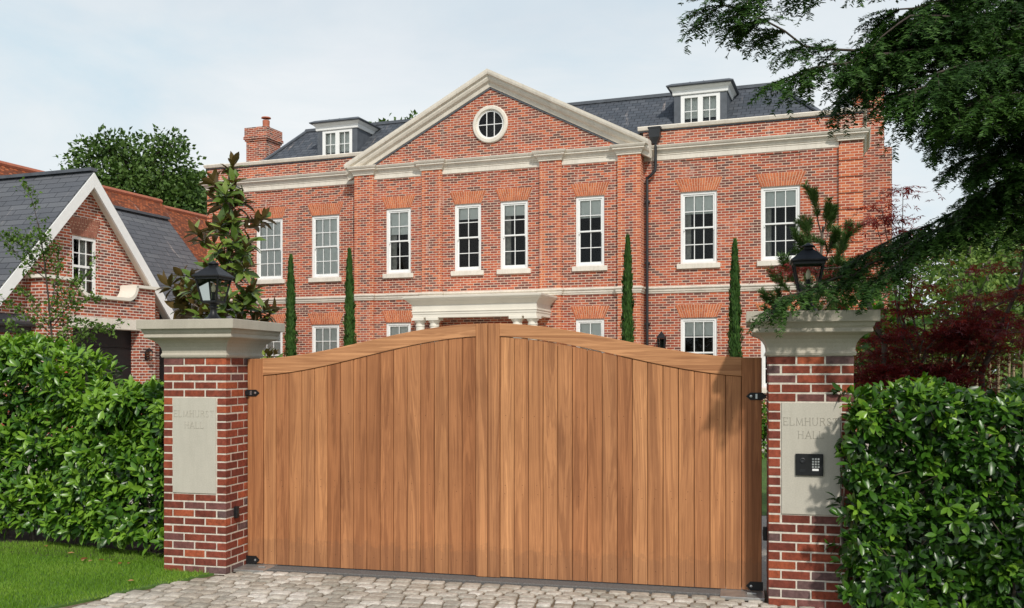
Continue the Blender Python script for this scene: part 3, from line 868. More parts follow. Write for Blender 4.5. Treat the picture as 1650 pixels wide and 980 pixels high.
    slab([(xe - .1, -9.3, ze - drop + .1), (xe - .1, 6.85, ze - drop + .1), (xr, 6.85, ze), (xr, -9.3, ze)])
    slab([(xr, -9.3, ze), (xr, 6.85, ze), (-7.0, 6.85, ze - drop), (-7.0, -9.3, ze - drop)])
    ro = rf.build('roof', M['slate_pale'], root)
    rd = MB(); rd.bar((.02, 0, zr + .03), (-3.5, 0, zr + .03), .22, .08); rd.bar((xr, -9.3, ze + .03), (xr, 6.85, ze + .03), .22, .08)
    rd.build('ridge_tile', M['lead'], ro)
    ew = MB(); ew.face([(-.5, 6.6, 2.5), (-.5, 6.6, 3.2), (xr, 6.6, ze - .1), (-6.6, 6.6, 3.2), (-6.6, 6.6, 2.5)]); ew.build('end_gable', M['garage_brick'], root)
    # bargeboards and soffit
    bb = MB(); bd = .26
    rows = [[(.03, y, zr - abs(y)*sl + o) for o in (-.05, -.05 - bd*1.4)] for y in (-e - .02, 0, e + .02)]
    back = [[(-.03, y, zr - abs(y)*sl + o) for o in (-.05, -.05 - bd*1.4)] for y in (-e - .02, 0, e + .02)]
    for i in range(2):
        bb.face([rows[i][1], rows[i+1][1], rows[i+1][0], rows[i][0]])
        bb.face([back[i][0], back[i+1][0], back[i+1][1], back[i][1]])
        bb.face([rows[i][1], back[i][1], back[i+1][1], rows[i+1][1]]); bb.face([rows[i][0], rows[i+1][0], back[i+1][0], back[i][0]])
    for i in (0, 2): bb.face([rows[i][0], rows[i][1], back[i][1], back[i][0]])
    bb.build('bargeboard', M['white'], root)
    sf = MB()
    for s_ in (-1, 1):
        sf.face([(-.03, 0, zr - .24), (wx - .05, 0, zr - .24), (wx - .05, s_*e, zr - .24 - e*sl), (-.03, s_*e, zr - .24 - e*sl)])
    sf.build('soffit', M['cream'], root)
    for a, c in ((-9.3, -1.85), (2.0, 6.85)):
        gt = MB()
        gt.tube([(xe + .0, a, ze - drop + .08), (xe + .0, c, ze - drop + .08)], .06, 8)
        gt.box(xe - .2, xe - .08, a, c, ze - drop - .12, ze - drop + .04)
        gt.build('gutter', M['iron'], root)
    return root
garage()
wall_lantern(HP(-8.04 + .565 + .24, -8.8 + 1.60, 2.26), -HT + math.pi/2, 'black lantern on the brick pier between the dark garage doors', .8)

# ------------------------------------------------------------------ neighbour with orange tiles
def neighbour():
    root = thing('neighbour_house', HP(-17.5 + .565, 1), -HT, 'house with weathered orange clay tile roof showing behind the garage', 'house')
    w = MB(); w.box(-4.2, 4.2, -14, 10, 0, 4.6); w.build('wall', M['garage_brick'], root)
    r = MB(); z, e = 8.92, 4.4
    def pair(y0, y1, z, hip):
        r.face([(4.5, y0, z - e), (4.5, y1, z - e), (0, y1 - hip, z), (0, y0, z)]); r.face([(0, y0, z), (0, y1 - hip, z), (-4.5, y1, z - e), (-4.5, y0, z - e)])
        r.face([(4.5, y1, z - e), (-4.5, y1, z - e), (0, y1 - hip, z)]); r.face([(4.5, y0, z - e), (0, y0, z), (-4.5, y0, z - e)])
    pair(-15, 3.75, z, 0); pair(3.75, 10.5, z - .22, 2.2)
    ro = r.build('roof', M['tile'], root)
    t = MB(); t.tube([(0, -15, z + .02), (0, 3.75, z + .02)], .11, 8); t.tube([(0, 3.75, z - .2), (0, 8.3, z - .2)], .11, 8)
    t.build('ridge_tile', M['terracotta'], ro)
neighbour()

# ------------------------------------------------------------------ gate pillars
PUL, PUR = -3.065, 2.455
def pillar(uc, label):
    root = thing('gate_pillar', GP(uc, .335), -GT, label, 'gate pillar', 'brick gate pillars')
    S = .665; h = S / 2; mo = .0062
    b = MB(); rnd = random.Random(int(uc * 100) + 5)
    def course(k):
        z0 = k * .075 + .005; z1 = (k + 1) * .075 - .0075
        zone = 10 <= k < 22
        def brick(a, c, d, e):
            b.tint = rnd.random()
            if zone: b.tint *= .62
            j = lambda: rnd.uniform(-.0015, .0015)
            b.box(a + mo + j(), c - mo + j(), d + mo + j(), e - mo + j(), z0 + j(), z1 + j())
        D = .1025
        # front (-y) and back rows full length on even courses
        if k % 2 == 0:
            xs = [-h, -h + S/3, -h + 2*S/3, h]
            for i in range(3):
                if zone:
                    if i != 1: brick(xs[i] if i == 0 else h - D - .004, xs[i] + D + .004 if i == 0 else h, -h, -h + D)
                else: brick(xs[i], xs[i+1], -h, -h + D)
                brick(xs[i], xs[i+1], h - D, h)
            ys = [-h + D, 0, h - D]
            for i in range(2): brick(-h, -h + D, ys[i], ys[i+1]); brick(h - D, h, ys[i], ys[i+1])
        else:
            ys = [-h, -h + S/3, -h + 2*S/3, h]
            for i in range(3): brick(-h, -h + D, ys[i], ys[i+1]); brick(h - D, h, ys[i], ys[i+1])
            xs = [-h + D, 0, h - D]
            for i in range(2):
                if not zone: brick(xs[i], xs[i+1], -h, -h + D)
                brick(xs[i], xs[i+1], h - D, h)
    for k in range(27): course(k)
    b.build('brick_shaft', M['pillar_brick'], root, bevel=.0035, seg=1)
    m = MB(); i_ = h - .0095
    m.box(-i_, i_, -i_ + .0, i_, 0, 2.03); m.build('mortar_core', M['mortar'], root)
    p = MB(); p.box(-.226, .226, -h - .001, -h + .08, .752, 1.648); pl = p.build('plaque', M['plaque'], root, bevel=.003)
    letters(pl, -h - .001)
    c = MB()
    sq = [(-h, -h), (h, -h), (h, h), (-h, h)]
    prof = [(-.02, 2.024), (.008, 2.026), (.014, 2.044), (.008, 2.06), (.003, 2.066), (.005, 2.09), (.014, 2.122), (.033, 2.155), (.062, 2.182), (.10, 2.2), (.118, 2.204), (.124, 2.212), (.121, 2.232), (.118, 2.24), (.13, 2.256), (.138, 2.285), (.164, 2.2855), (.168, 2.29), (.168, 2.37), (.164, 2.374)]
    c.mould(sq, prof, closed=True)
    c.face([(x * (h + .164) / h, y * (h + .164) / h, 2.374) for x, y in sq])
    c.build('cap', M['cap'], root)
    return root

def letters(parent, yf):
    """ELMHURST / HALL cut as fine raised V-section strokes"""
    A = {
     'E': (.62, [[(0,0),(0,1)], [(0,1),(.58,1),(.58,.88)], [(0,.52),(.45,.52)], [(0,0),(.62,0),(.62,.14)]]),
     'L': (.6, [[(0,1),(0,0),(.6,0),(.6,.14)]]),
     'M': (1., [[(.04,0),(.1,1),(.5,.06),(.9,1),(.96,0)]]),
     'H': (.8, [[(.05,0),(.05,1)], [(.75,0),(.75,1)], [(.05,.52),(.75,.52)]]),
     'U': (.8, [[(.05,1),(.05,.32),(.12,.1),(.27,0),(.5,0),(.66,.1),(.73,.32),(.73,1)]]),
     'R': (.74, [[(.05,0),(.05,1),(.42,1),(.58,.92),(.62,.77),(.56,.62),(.42,.54),(.05,.54)], [(.38,.54),(.74,0)]]),
     'S': (.55, [[(.5,.84),(.42,.96),(.27,1),(.1,.94),(.04,.8),(.1,.64),(.42,.42),(.5,.24),(.44,.07),(.27,0),(.1,.04),(.02,.18)]]),
     'T': (.74, [[(.37,0),(.37,1)], [(0,.86),(0,1),(.74,1),(.74,.86)]]),
     'A': (.84, [[(0,0),(.42,1),(.84,0)], [(.14,.34),(.7,.34)]]),
    }
    SER = {'E': [(0,0),(0,1)], 'L': [(0,1)], 'M': [(.04,0),(.96,0)], 'H': [(.05,0),(.05,1),(.75,0),(.75,1)], 'U': [(.05,1),(.73,1)], 'R': [(.05,0)], 'T': [(.37,0)], 'A': [(0,0),(.84,0)], 'S': []}
    for text, zc, hh in (('ELMHURST', 1.468, .058), ('HALL', 1.362, .058)):
        gap = .30 * hh
        tot = sum(A[ch][0] * hh * .86 for ch in text) + gap * (len(text) - 1)
        x = -tot / 2
        for ch in text:
            wd, strokes = A[ch]; mb = MB()
            strokes = list(strokes) + [[(sx - .09, sz), (sx + .09, sz)] for sx, sz in SER[ch]]
            for k, sline in enumerate(strokes):
                for (a, b) in zip(sline, sline[1:]):
                    p = np.array([x + a[0]*hh*.86, zc + a[1]*hh]); q = np.array([x + b[0]*hh*.86, zc + b[1]*hh])
                    d = unit(q - p); n = np.array([-d[1], d[0]])
                    wdt = .0034 if abs(d[1]) > .6 else .0022
                    p2 = p - d * wdt * .6; q2 = q + d * wdt * .6
                    P3 = lambda v, o: (v[0], yf - o, v[1])
                    mb.face([P3(p2 + n*wdt, .0002), P3(q2 + n*wdt, .0002), P3(q2, .0034), P3(p2, .0034)]); mb.face([P3(p2, .0034), P3(q2, .0034), P3(q2 - n*wdt, .0002), P3(p2 - n*wdt, .0002)])
            mb.build('letter', M['letter'], parent)
            x += wd * hh * .86 + gap
pillar(PUL, 'red brick gate pillar with name plaque and no intercom, standing by the grass verge')
pillar(PUR, 'red brick gate pillar with name plaque, intercom and overhanging yew twigs')

def lantern(uc, label):
    t = thing('pillar_lantern', GP(uc, .335, 2.374), -GT, label, 'lantern', 'black lanterns on the gate pillars')
    q = math.pi / 4; s2 = math.sqrt(2)
    b = MB(); b.lathe([(.11, 0), (.11, .012), (.095, .022), (.06, .045), (.036, .08), (.028, .11), (.03, .125), (.045, .135), (.045, .15), (.03, .155), (.05, .172), (.07, .18), (.07, .19)], (0, 0, 0), 20)
    b.build('base', M['black'], t, smooth=True)
    f = MB(); z0, z1 = .188, .43; a0, a1 = .075, .122
    f.lathe([(a0*s2, z0 - .008), (a0*s2 + .01, z0), (a0*s2 + .01, z0 + .014), (a0*s2 - .01, z0 + .016)], (0, 0, 0), 4, rot=q)
    for i in (-1, 1):
        for j in (-1, 1): f.bar((i*a0, j*a0, z0), (i*a1, j*a1, z1), .015, .015, up=(0, 1, 0))
    for k in range(4):
        c, s = math.cos(k*math.pi/2), math.sin(k*math.pi/2)
        p = [(-a1, -a1), (a1, -a1)]
        p = [(x*c - y*s, x*s + y*c, z1 - .008) for x, y in p]; f.bar(p[0], p[1], .014, .03)
    f.build('frame', M['black'], t)
    g = MB(); g.lathe([((a0 - .002)*s2, z0 + .012), ((a1 - .002)*s2, z1 - .006)], (0, 0, 0), 4, rot=q)
    g.f = g.f[:4]; g.m = g.m[:4]; g.t = g.t[:4]; g.build('glass', M['lampglass'], t)
    r = MB(); r.lathe([(.145*s2*.98, z1 - .004), (.148*s2, z1 + .004), (.144*s2, z1 + .014), (.10*s2, z1 + .05), (.06*s2, z1 + .088), (.04*s2, z1 + .104)], (0, 0, 0), 4, rot=q)
    r.lathe([(.042*s2, z1 + .102), (.036*s2, z1 + .11), (.033*s2, z1 + .124)], (0, 0, 0), 4, rot=q)
    r.build('roof', M['black'], t)
    n = MB(); n.lathe([(.04, z1 + .124), (.058, z1 + .127), (.058, z1 + .134), (.028, z1 + .148), (.013, z1 + .158), (0, z1 + .163)], (0, 0, 0), 14); n.build('finial', M['black'], t, smooth=True)
    h = MB(); h.lathe([(.035, z0), (.03, z0 + .02), (.017, z0 + .03), (.017, z0 + .1)], (0, 0, 0), 12); h.build('candle_holder', M['black'], t)
    u = MB(); u.lathe([(.012, z0 + .1), (.021, z0 + .125), (.019, z0 + .15), (.007, z0 + .18), (0, z0 + .19)], (0, 0, 0), 12); u.build('bulb', M['bulb'], t, smooth=True)
lantern(PUL, 'black square lantern on the stone cap beside the magnolia')
lantern(PUR, 'black square lantern half hidden by drooping yew twigs on the stone cap')

# intercom on the plaque of the shaded pillar
def intercom():
    t = thing('intercom', GP(2.455 - .012, 0, 1.152), -GT, 'black intercom with keypad and camera set in the stone name plaque', 'intercom')
    m = MB(); m.box(-.106, .106, -.016, -.002, -.086, .088); fp = m.build('faceplate', M['black'], t, bevel=.003)
    for r_ in range(4):
        for c in range(3):
            b = MB(); x = .027 + c * .021; z = .048 - r_ * .021
            b.box(x - .007, x + .007, -.020, -.0155, z - .0065, z + .0065); b.build('button', M['button'], t)
    c = MB()
    rows = [[(-.052 + r*math.cos(-2*math.pi*k/16), y, .035 + r*math.sin(-2*math.pi*k/16)) for k in range(16)] for r, y in ((.021, -.0155), (.021, -.022), (.015, -.024), (.010, -.018), (0.0005, -.017))]
    c.grid(rows, closed=True); c.build('camera_lens', M['iron'], t)
    s = MB(); 
    for k in range(3): s.box(-.072, -.03, -.0185, -.0155, -.04 - .009*k, -.036 - .009*k)
    s.build('speaker_grille', M['iron'], t)
    l = MB(); l.box(.022, .07, -.0185, -.0155, -.046, -.030); l.build('name_slot', M['label'], t)
intercom()
for uc, side, lab in ((PUL, 1, 'small black safety sensor on the inner side of the brick pillar by the verge'), (PUR, -1, 'small black safety sensor seen in the gap beside the intercom pillar')):
    x = uc + side * .3325
    t = thing('gate_sensor', GP(x, .16 if side > 0 else .14, .565), -GT, lab, 'sensor', 'gate sensors on the pillars')
    m = MB(); a, b_ = sorted((0, side*.035)); m.box(a, b_, -.025, .025, -.055, .055); m.build('housing', M['black'], t, bevel=.006)
    m = MB(); a, b_ = sorted((side*.035, side*.038)); m.box(a, b_, -.012, .012, -.02, .03); m.build('lens', M['iron'], t)

# ------------------------------------------------------------------ the gate: two leaves
GV = .386
U0, U1 = -2.729, 2.083
UM = (U0 + U1) / 2
def ztop(s): return 2.012 + .318 * (.5 - .5 * math.cos(math.pi * min(max(s, 0), 1)))
def leaf(side, label):
    """side -1: leaf hung on the pillar by the verge; +1: on the other"""
    L = (U1 - U0) / 2 - .002
    root = thing('gate_leaf', GP(U0 if side < 0 else U1, GV, .04), -GT, label, 'gate', 'arched timber driveway gate')
    sg = 1 if side < 0 else -1          # x runs from hinge to meeting edge
    X = lambda x: sg * x
    zt = lambda x: ztop(x / L) - .04
    HSW, MSW, TH = .165, .11, .055
    def fbox(m, x0, x1, y0, y1, tops, z0=0.0):
        """box whose top follows tops(x)"""
        a, b = sorted((X(x0), X(x1))); za, zb = tops(abs(a)), tops(abs(b))
        v = [(a,y0,z0),(b,y0,z0),(b,y1,z0),(a,y1,z0),(a,y0,za),(b,y0,zb),(b,y1,zb),(a,y1,za)]
        n = len(m.v); m.v += v
        for f in ((0,3,2,1),(4,5,6,7),(0,1,5,4),(1,2,6,5),(2,3,7,6),(3,0,4,7)):
            m.f.append(tuple(n + i for i in f)); m.m.append(m.mat); m.t.append(m.tint)
    m = MB(); m.tint = .3 if side < 0 else .12; fbox(m, 0, HSW, 0, TH, zt); m.build('hanging_stile', M['wood'], root, bevel=.004)
    m = MB(); m.tint = .56 if side < 0 else .45
    fbox(m, L - MSW, L, -.0, TH, zt, -.012); m.build('meeting_stile', M['wood'], root, bevel=.004)
    # curved top rail
    def rd(x): return .165 - .05 * (x / L)
    m = MB(); n = 28; m.tint = .62 if side < 0 else .8
    rows = []
    for k in range(n + 1):
        x = HSW + (L - MSW - HSW) * k / n; z = zt(x)
        rows.append([(X(x), .0015, z - rd(x)), (X(x), .0015, z), (X(x), TH - .0015, z), (X(x), TH - .0015, z - rd(x))])
    m.grid(rows, closed=True, flip=(sg < 0)); m.face(rows[0]); m.face(rows[-1]); m.build('top_rail', M['wood_h'], root, bevel=.004)
    m = MB(); nb = 16; a0, a1 = HSW, L - MSW; bw = (a1 - a0) / nb
    rn = random.Random(3 + side)
    for k in range(nb):
        m.tint = min(1, max(0, rn.gauss(.5, .38)))
        j0 = .0022 if k else .004; j1 = .0022 if k < nb - 1 else .004
        fbox(m, a0 + k*bw + j0, a0 + (k+1)*bw - j1, .012, .03, lambda x: zt(x) - rd(x) - .003, -.005)
    m.mat = 1                            # small dark nail heads in rows over the hidden ledges
    for k in range(nb):
        for z in (.12, .75, .82, 1.45):
            x = X(a0 + (k + .5)*bw + rn.uniform(-.02, .02)); zz = z + rn.uniform(-.012, .012)
            m.face([(x + .0035*math.cos(-2*math.pi*i/6), .0112, zz + .0035*math.sin(-2*math.pi*i/6)) for i in range(6)][::-1])
    m.build('board_panel', [M['wood'], M['wood_dark']], root, bevel=.0028)
    m = MB(); fbox(m, a0, a1, .0305, .042, lambda x: zt(x) - rd(x) - .001, 0.02); m.build('backing_panel', M['wood_dark'], root)
    # hinge strap + pivot shoe
    hz = 1.685 - .04
    for nm, z, hgt in (('hinge', hz, .062), ('pivot_shoe', .035, .075)):
        m = MB(); y0 = -.0005
        pts = [(-.01, -hgt/2), (.095, -hgt/2), (.13, 0), (.095, hgt/2), (-.01, hgt/2)]
        f = [(X(x), y0 - .008, z + w) for x, w in pts]; bk = [(X(x), y0, z + w) for x, w in pts]
        if sg < 0: f = f[::-1]; bk = bk[::-1]
        m.face(f)
        for i in range(5): m.face([f[i], bk[i], bk[(i+1) % 5], f[(i+1) % 5]])
        if nm == 'hinge':
            a, b_ = sorted((X(-.022), X(.035))); m.box(a, b_, -.034, -.009, z - .022, z + .022)
            m.tube([(X(-.036), -.02, z), (X(-.01), -.02, z)], .014, 10)
        hg = m.build(nm, M['black'], root)
        bo = MB(); bx_ = X(.088)
        rows = [[(bx_ + r*math.cos(-2*math.pi*k/10), y, z + r*math.sin(-2*math.pi*k/10)) for k in range(10)] for r, y in ((.012, y0 - .0085), (.011, y0 - .014), (.0005, y0 - .016))]
        bo.grid(rows, closed=True)
        if nm == 'hinge':
            a, b_ = sorted((X(.036), X(.052))); bo.box(a, b_, -.018, -.009, z - .02, z + .02)
        bo.build('bolt', M['bolt'], hg)
    return root
leaf(-1, 'timber gate leaf of upright boards hung on the pillar by the grass verge')
leaf(1, 'timber gate leaf of upright boards hung on the intercom pillar')
for u0, u1, lab in ((U0 - .01, U0 + .30, 'grey metal ground plate under the gate hinge by the grass verge'), (U1 - .34, U1 + .02, 'grey metal ground plate under the gate hinge at the intercom pillar')):
    t = thing('ground_plate', GP((u0 + u1)/2, .3, .0), -GT, lab, 'ground plate', 'metal plates under the gate hinges')
    w = (u1 - u0) / 2
    m = MB(); m.box(-w, w, -.16, .2, .0, .031); m.build('plate', M['steel'], t, bevel=.004)
    m = MB(); m.box(w*.2, w*.65, -.03, .0, .0315, .042); m.build('lug', M['steel'], t, bevel=.003)

# ------------------------------------------------------------------ ground
def sheet(name, pts, mat, z):
    mb = MB(); mb.face([(x, y, z) for x, y in pts]); o = mb.build(name, mat); return tag(o, kind='structure')
sheet('ground', [(-260, -120), (260, -120), (260, 420), (-260, 420)], M['field'], -.03)
k = MB(); k.box(U0 + .02, U1 - .02, .235, .60, -.02, .026)
o = k.build('threshold', M['kerb'], None, bevel=.006); o.location = GP(0, 0); o.rotation_euler = (0, 0, -GT); tag(o, kind='structure')
LB = [(-5.2, 5.2), (-4.35, 6.6), (-3.66, 7.62), (-3.42, 7.96), (-3.21, 8.25), (-3.0, 8.55), (-2.82, 8.78), (-2.72, 8.95)]   # lawn edge
def edge_x(y):
    if y <= LB[0][1]: return LB[0][0]
    for (x0, y0), (x1, y1) in zip(LB, LB[1:]):
        if y0 <= y <= y1: return x0 + (x1 - x0) * (y - y0) / (y1 - y0)
    return LB[-1][0]
bed = MB()
bp = LB + [GP(-2.70, .62)[:2], GP(2.15, .62)[:2], GP(4.3, .1)[:2], (4.6, 5.2)]
bed.face([(x, y, -.008) for x, y in bp][::-1]); tag(bed.build('paving_bed', M['joint']), kind='structure')
s = MB(); rn = random.Random(5)
row = 0; v = .225
while v > -2.6:
    pv = .135 + rn.uniform(-.012, .012)
    u = -4.2 + rn.uniform(0, .15) + (row % 2) * .08
    while u < 3.6:
        pu = rn.uniform(.135, .19)
        x, y, _ = GP(u + pu/2, v - pv/2)
        infront = v - pv > -.02 and (u < -2.72 or u + pu > 2.14)
        if x > edge_x(y) + .05 and not infront:
            s.tint = rn.random(); g = .0075 + rn.uniform(0, .007); dz = rn.uniform(-.003, .004)
            c = .012 + rn.uniform(0, .008)
            a0, a1, b0, b1 = u + g, u + pu - g, v - pv + g, v - g
            ring0 = [(a0, b0), (a1, b0), (a1, b1), (a0, b1)]
            ring0 = [(p + rn.uniform(-.006, .006), q + rn.uniform(-.006, .006)) for p, q in ring0]
            cx, cy = (a0 + a1)/2, (b0 + b1)/2
            oct0 = []
            for i in range(4):
                p, q = ring0[i], ring0[(i+1) % 4]
                oct0 += [(p[0]*.92 + q[0]*.08, p[1]*.92 + q[1]*.08), (p[0]*.08 + q[0]*.92, p[1]*.08 + q[1]*.92)]
            W = lambda p, z: GP(p[0], p[1], z)
            sh = lambda p, f: (cx + (p[0]-cx)*f, cy + (p[1]-cy)*f)
            r0 = [W(p, -.012) for p in oct0]; r1 = [W(p, .004 + dz) for p in oct0]
            r2 = [W(sh(p, .92), .012 + dz + rn.uniform(-.0015, .0015)) for p in oct0]; r3 = [W(sh(p, .5), .0145 + dz + rn.uniform(-.002, .002)) for p in oct0]
            s.grid([r0, r1, r2, r3], closed=True); s.face(r3)
        u += pu
    v -= pv; row += 1
tag(s.build('driveway', M['setts'], smooth=True), kind='structure')
# verge lawn
lp = LB + [GP(-3.45, .10)[:2], (-6.2, 10.75), (-11, 13.0), (-11, 5.2)]
lm = MB(); lm.face([(x, y, .012) for x, y in lp])
for (x0, y0), (x1, y1) in zip(LB, LB[1:]): lm.face([(x0, y0, -.03), (x1, y1, -.03), (x1, y1, .012), (x0, y0, .012)][::-1])
tag(lm.build('lawn', M['lawn']), kind='structure')
n = 130000
gy = RNG.uniform(6.2, 10.4, n); gx = RNG.uniform(-7.2, -2.6, n)
ex = np.interp(gy, [p[1] for p in LB], [p[0] for p in LB])
wob = .03 * np.sin(gy * 9) + .02 * np.sin(gy * 23 + 1)
u_ = gx * GC - (gy - 8.16) * GS; v_ = gx * GS + (gy - 8.16) * GC
keep = (gx < ex + wob - .01) & ~((u_ > -3.40) & (v_ > -.004)) & (gy < 9.62 - (gx + 3.4) * .47) & (np.abs(gx / gy) < .60)
gx, gy = gx[keep], gy[keep]; n = len(gx)
ax = np.stack([RNG.normal(0, .35, n), RNG.normal(0, .35, n), np.ones(n)], 1)
ps = np.stack([gx, gy, np.full(n, .008)], 1)
patch = .5 + .22 * np.sin(gx * 3.1 + gy * 2.3) * np.sin(gx * 1.3 - gy * 4.1) + RNG.normal(0, .2, n)
ed = np.clip((ex[keep] - gx) / .12, 0, 1)
BL = ([(-1, 0, 0), (1, 0, 0), (.55, .55, .05), (-.55, .55, .05), (0, 1, .22)], [(0, 1, 2, 3), (3, 2, 4)])
gr = scatter_mesh('grass', [(BL[0], BL[1], ps, ax, rdir(n) + 1e-3, RNG.uniform(.022, .05, n) * (.6 + .4 * ed), .0028, np.clip(patch + (1 - ed) * .3, 0, 1))], M['grass'])
tag(gr, 'short mown green grass of the roadside verge', 'grass', kind='stuff')
# soil under hedges, gravel court, back lawn
sheet('soil_bed', [GP(-9, 0.2)[:2], (-3.2, 9.33), GP(-3.3, 1.6)[:2], GP(-9, 2.6)[:2]], M['soil'], .014)
sheet('planting_bed', [GP(2.2, .6)[:2], GP(2.5, -1.0)[:2], (4.2, 5.0), (9, 5.0), (9, 8.5), GP(2.2, 2.2)[:2]], M['soil'], .002)
sheet('courtyard', [GP(-2.72, .6)[:2], GP(2.3, .6)[:2], (4.2, 12.4), (14, 24), HP(11, -1)[:2], HP(-11, -1)[:2], (-13, 20), (-9, 11.5)], M['gravel'], -.006)
sheet('back_lawn', [(2.2, 12.6), (9, 11.5), (14, 20), (6.5, 22), (3.6, 21)], M['lawn'], .0)

# ------------------------------------------------------------------ plants
def skel_tube(mb, pts, r0, r1, n=6):
    k = len(pts); mb.tube(pts, [r0 + (r1 - r0) * i / (k - 1) for i in range(k)], n, cap=False)

def wiggle(a, b, k, amp, rng=RNG, sag=0):
    a = np.array(a, float); b = np.array(b, float); L = np.linalg.norm(b - a)
    out = []
    off = rng.normal(0, amp * L, (k, 3)); off[0] = 0; off[-1] = 0
    for i in range(k):
        t = i / (k - 1); out.append(a + (b - a) * t + off[i] + np.array([0, 0, -sag * L * 4 * t * (1 - t)]))
    return out

def hedge(loc, rz, L, D, Hf, nshoot, ninner, label, seed, leafl=(.10, .15), mean=.45, ends=(True, True), base=.14):
    rng = np.random.default_rng(seed)
    root = thing('laurel_hedge', loc, rz, label, 'hedge', 'clipped laurel hedges')
    def bulge(x, z): return .045*np.sin(x*3.3 + z*2.1 + seed) + .045*np.sin(x*7.1 - z*4.3) + .04*np.sin(z*9 + x*2) + .035*np.sin(x*15 + z*11)
    # shoots
    which = rng.random(nshoot); x = rng.uniform(0, L, nshoot); z = base + rng.random(nshoot)**.95 * (Hf(x) - base); y = np.zeros(nshoot)
    out = np.zeros((nshoot, 3))
    fr = which < .66
    y[fr] = (-bulge(x, z) + np.abs(rng.normal(0, .07, nshoot)))[fr]; out[fr] = (0, -1, .45)
    tp = (which >= .66) & (which < .9)
    y[tp] = rng.uniform(0, D, nshoot)[tp]; z[tp] = (Hf(x) - np.abs(rng.normal(0, .05, nshoot)) + .5*bulge(x, y))[tp]; out[tp] = (0, -.25, 1)
    en = which >= .9
    sd = rng.random(nshoot) < .5
    x[en] = np.where(sd, 0, L)[en] + rng.normal(0, .04, nshoot)[en]; y[en] = rng.uniform(0, D, nshoot)[en]; out[en] = np.where(sd, -1, 1)[en][:, None] * np.array([1., 0, 0]) + np.array([0, -.3, .4])
    pos = np.stack([x, y, z], 1)
    axis = unit(out + rng.normal(0, .42, (nshoot, 3)))
    P, A, U, T, LN = [], [], [], [], []
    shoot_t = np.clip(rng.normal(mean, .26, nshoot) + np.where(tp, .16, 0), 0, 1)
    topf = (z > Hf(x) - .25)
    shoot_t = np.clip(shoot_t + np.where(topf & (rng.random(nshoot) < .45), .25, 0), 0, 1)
    for k in range(8):
        ang = 2.4 * k + rng.uniform(0, 6.28, nshoot)
        ref = unit(np.cross(axis, np.array([.3, .2, 1.]))); r2 = np.cross(axis, ref)
        rad = ref * np.cos(ang)[:, None] + r2 * np.sin(ang)[:, None]
        fwd = .25 + .09 * k
        P.append(pos + axis * (.012 * k - .03)); A.append(unit(rad * .9 + axis * fwd + rng.normal(0, .16, (nshoot, 3)) + np.array([0, 0, .05 - .03 * (8 - k)])))
        U.append(axis + rng.normal(0, .25, (nshoot, 3)) + np.array([0, 0, .5])); T.append(np.clip(shoot_t + .035*k - .12 + rng.normal(0, .08, nshoot), 0, 1))
        LN.append(rng.uniform(*leafl, nshoot) * (1 - .035 * k))
    # inner filling leaves, tinted dark to paint shade into the gaps
    m = ninner
    xi = rng.uniform(0, L, m); zi = base + rng.random(m) * (Hf(xi) - base - .05); yi = rng.uniform(.06, D * .75, m)
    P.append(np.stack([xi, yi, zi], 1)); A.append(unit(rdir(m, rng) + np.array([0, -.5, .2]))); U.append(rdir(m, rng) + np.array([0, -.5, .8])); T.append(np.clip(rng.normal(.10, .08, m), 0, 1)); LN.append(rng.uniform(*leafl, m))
    P = np.concatenate(P); A = np.concatenate(A); U = np.concatenate(U); T = np.concatenate(T); LN = np.concatenate(LN)
    scatter_mesh('foliage', [(LAUREL[0], LAUREL[1], P, A, U, LN, LN * .20, T)], M['laurel'], root)
    mb = MB()
    for i in range(int(L * 9)):
        x0 = rng.uniform(.05, L - .05); h = Hf(np.array([x0]))[0]
        y0 = rng.uniform(.2, D * .8)
        p = wiggle((x0, y0, 0), (x0 + rng.normal(0, .15), y0 + rng.normal(0, .1), h * .8), 5, .03, rng); skel_tube(mb, p, .014, .006, 5)
        for j in range(4):
            a = p[rng.integers(1, 5)]; b = a + np.array([rng.normal(0, .2), -y0 * rng.uniform(.5, .95), rng.uniform(.1, .35)])
            b[0] = min(max(b[0], .12), L - .12)
            skel_tube(mb, wiggle(a, b, 4, .05, rng), .006, .003, 4)
    mb.build('branch', M['bark'], root, smooth=True)
    return root

# left hedge: from beyond the frame to the pillar, taller shoots away from the pillar
hl = np.array([-6.75, 10.98]); hr = np.array([-3.36, 9.42]); dv = hr - hl; Lh = float(np.linalg.norm(dv))
def HL(x): return 1.64 + .52 * np.clip((Lh - 1.42 - x) / .5, 0, 1) * (1 - .12*np.sin(x*5)) + .03*np.sin(x*6.3)
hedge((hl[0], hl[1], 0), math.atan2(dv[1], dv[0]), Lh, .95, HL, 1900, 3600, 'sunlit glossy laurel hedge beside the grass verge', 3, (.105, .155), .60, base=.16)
h0 = np.array([2.56, 7.12]); h1 = np.array([6.1, 6.5]); dv = h1 - h0; Lr = float(np.linalg.norm(dv))
def HR(x): return 1.72 + .05*np.sin(x*4.2) + .04*np.sin(x*9.1 + 1) - .12*np.exp(-(x/.25)**2)
hedge((h0[0], h0[1], 0), math.atan2(dv[1], dv[0]), Lr, .95, HR, 2100, 4200, 'shaded dark green laurel hedge hiding one side of the intercom pillar', 8, (.09, .135), .29, base=.02)

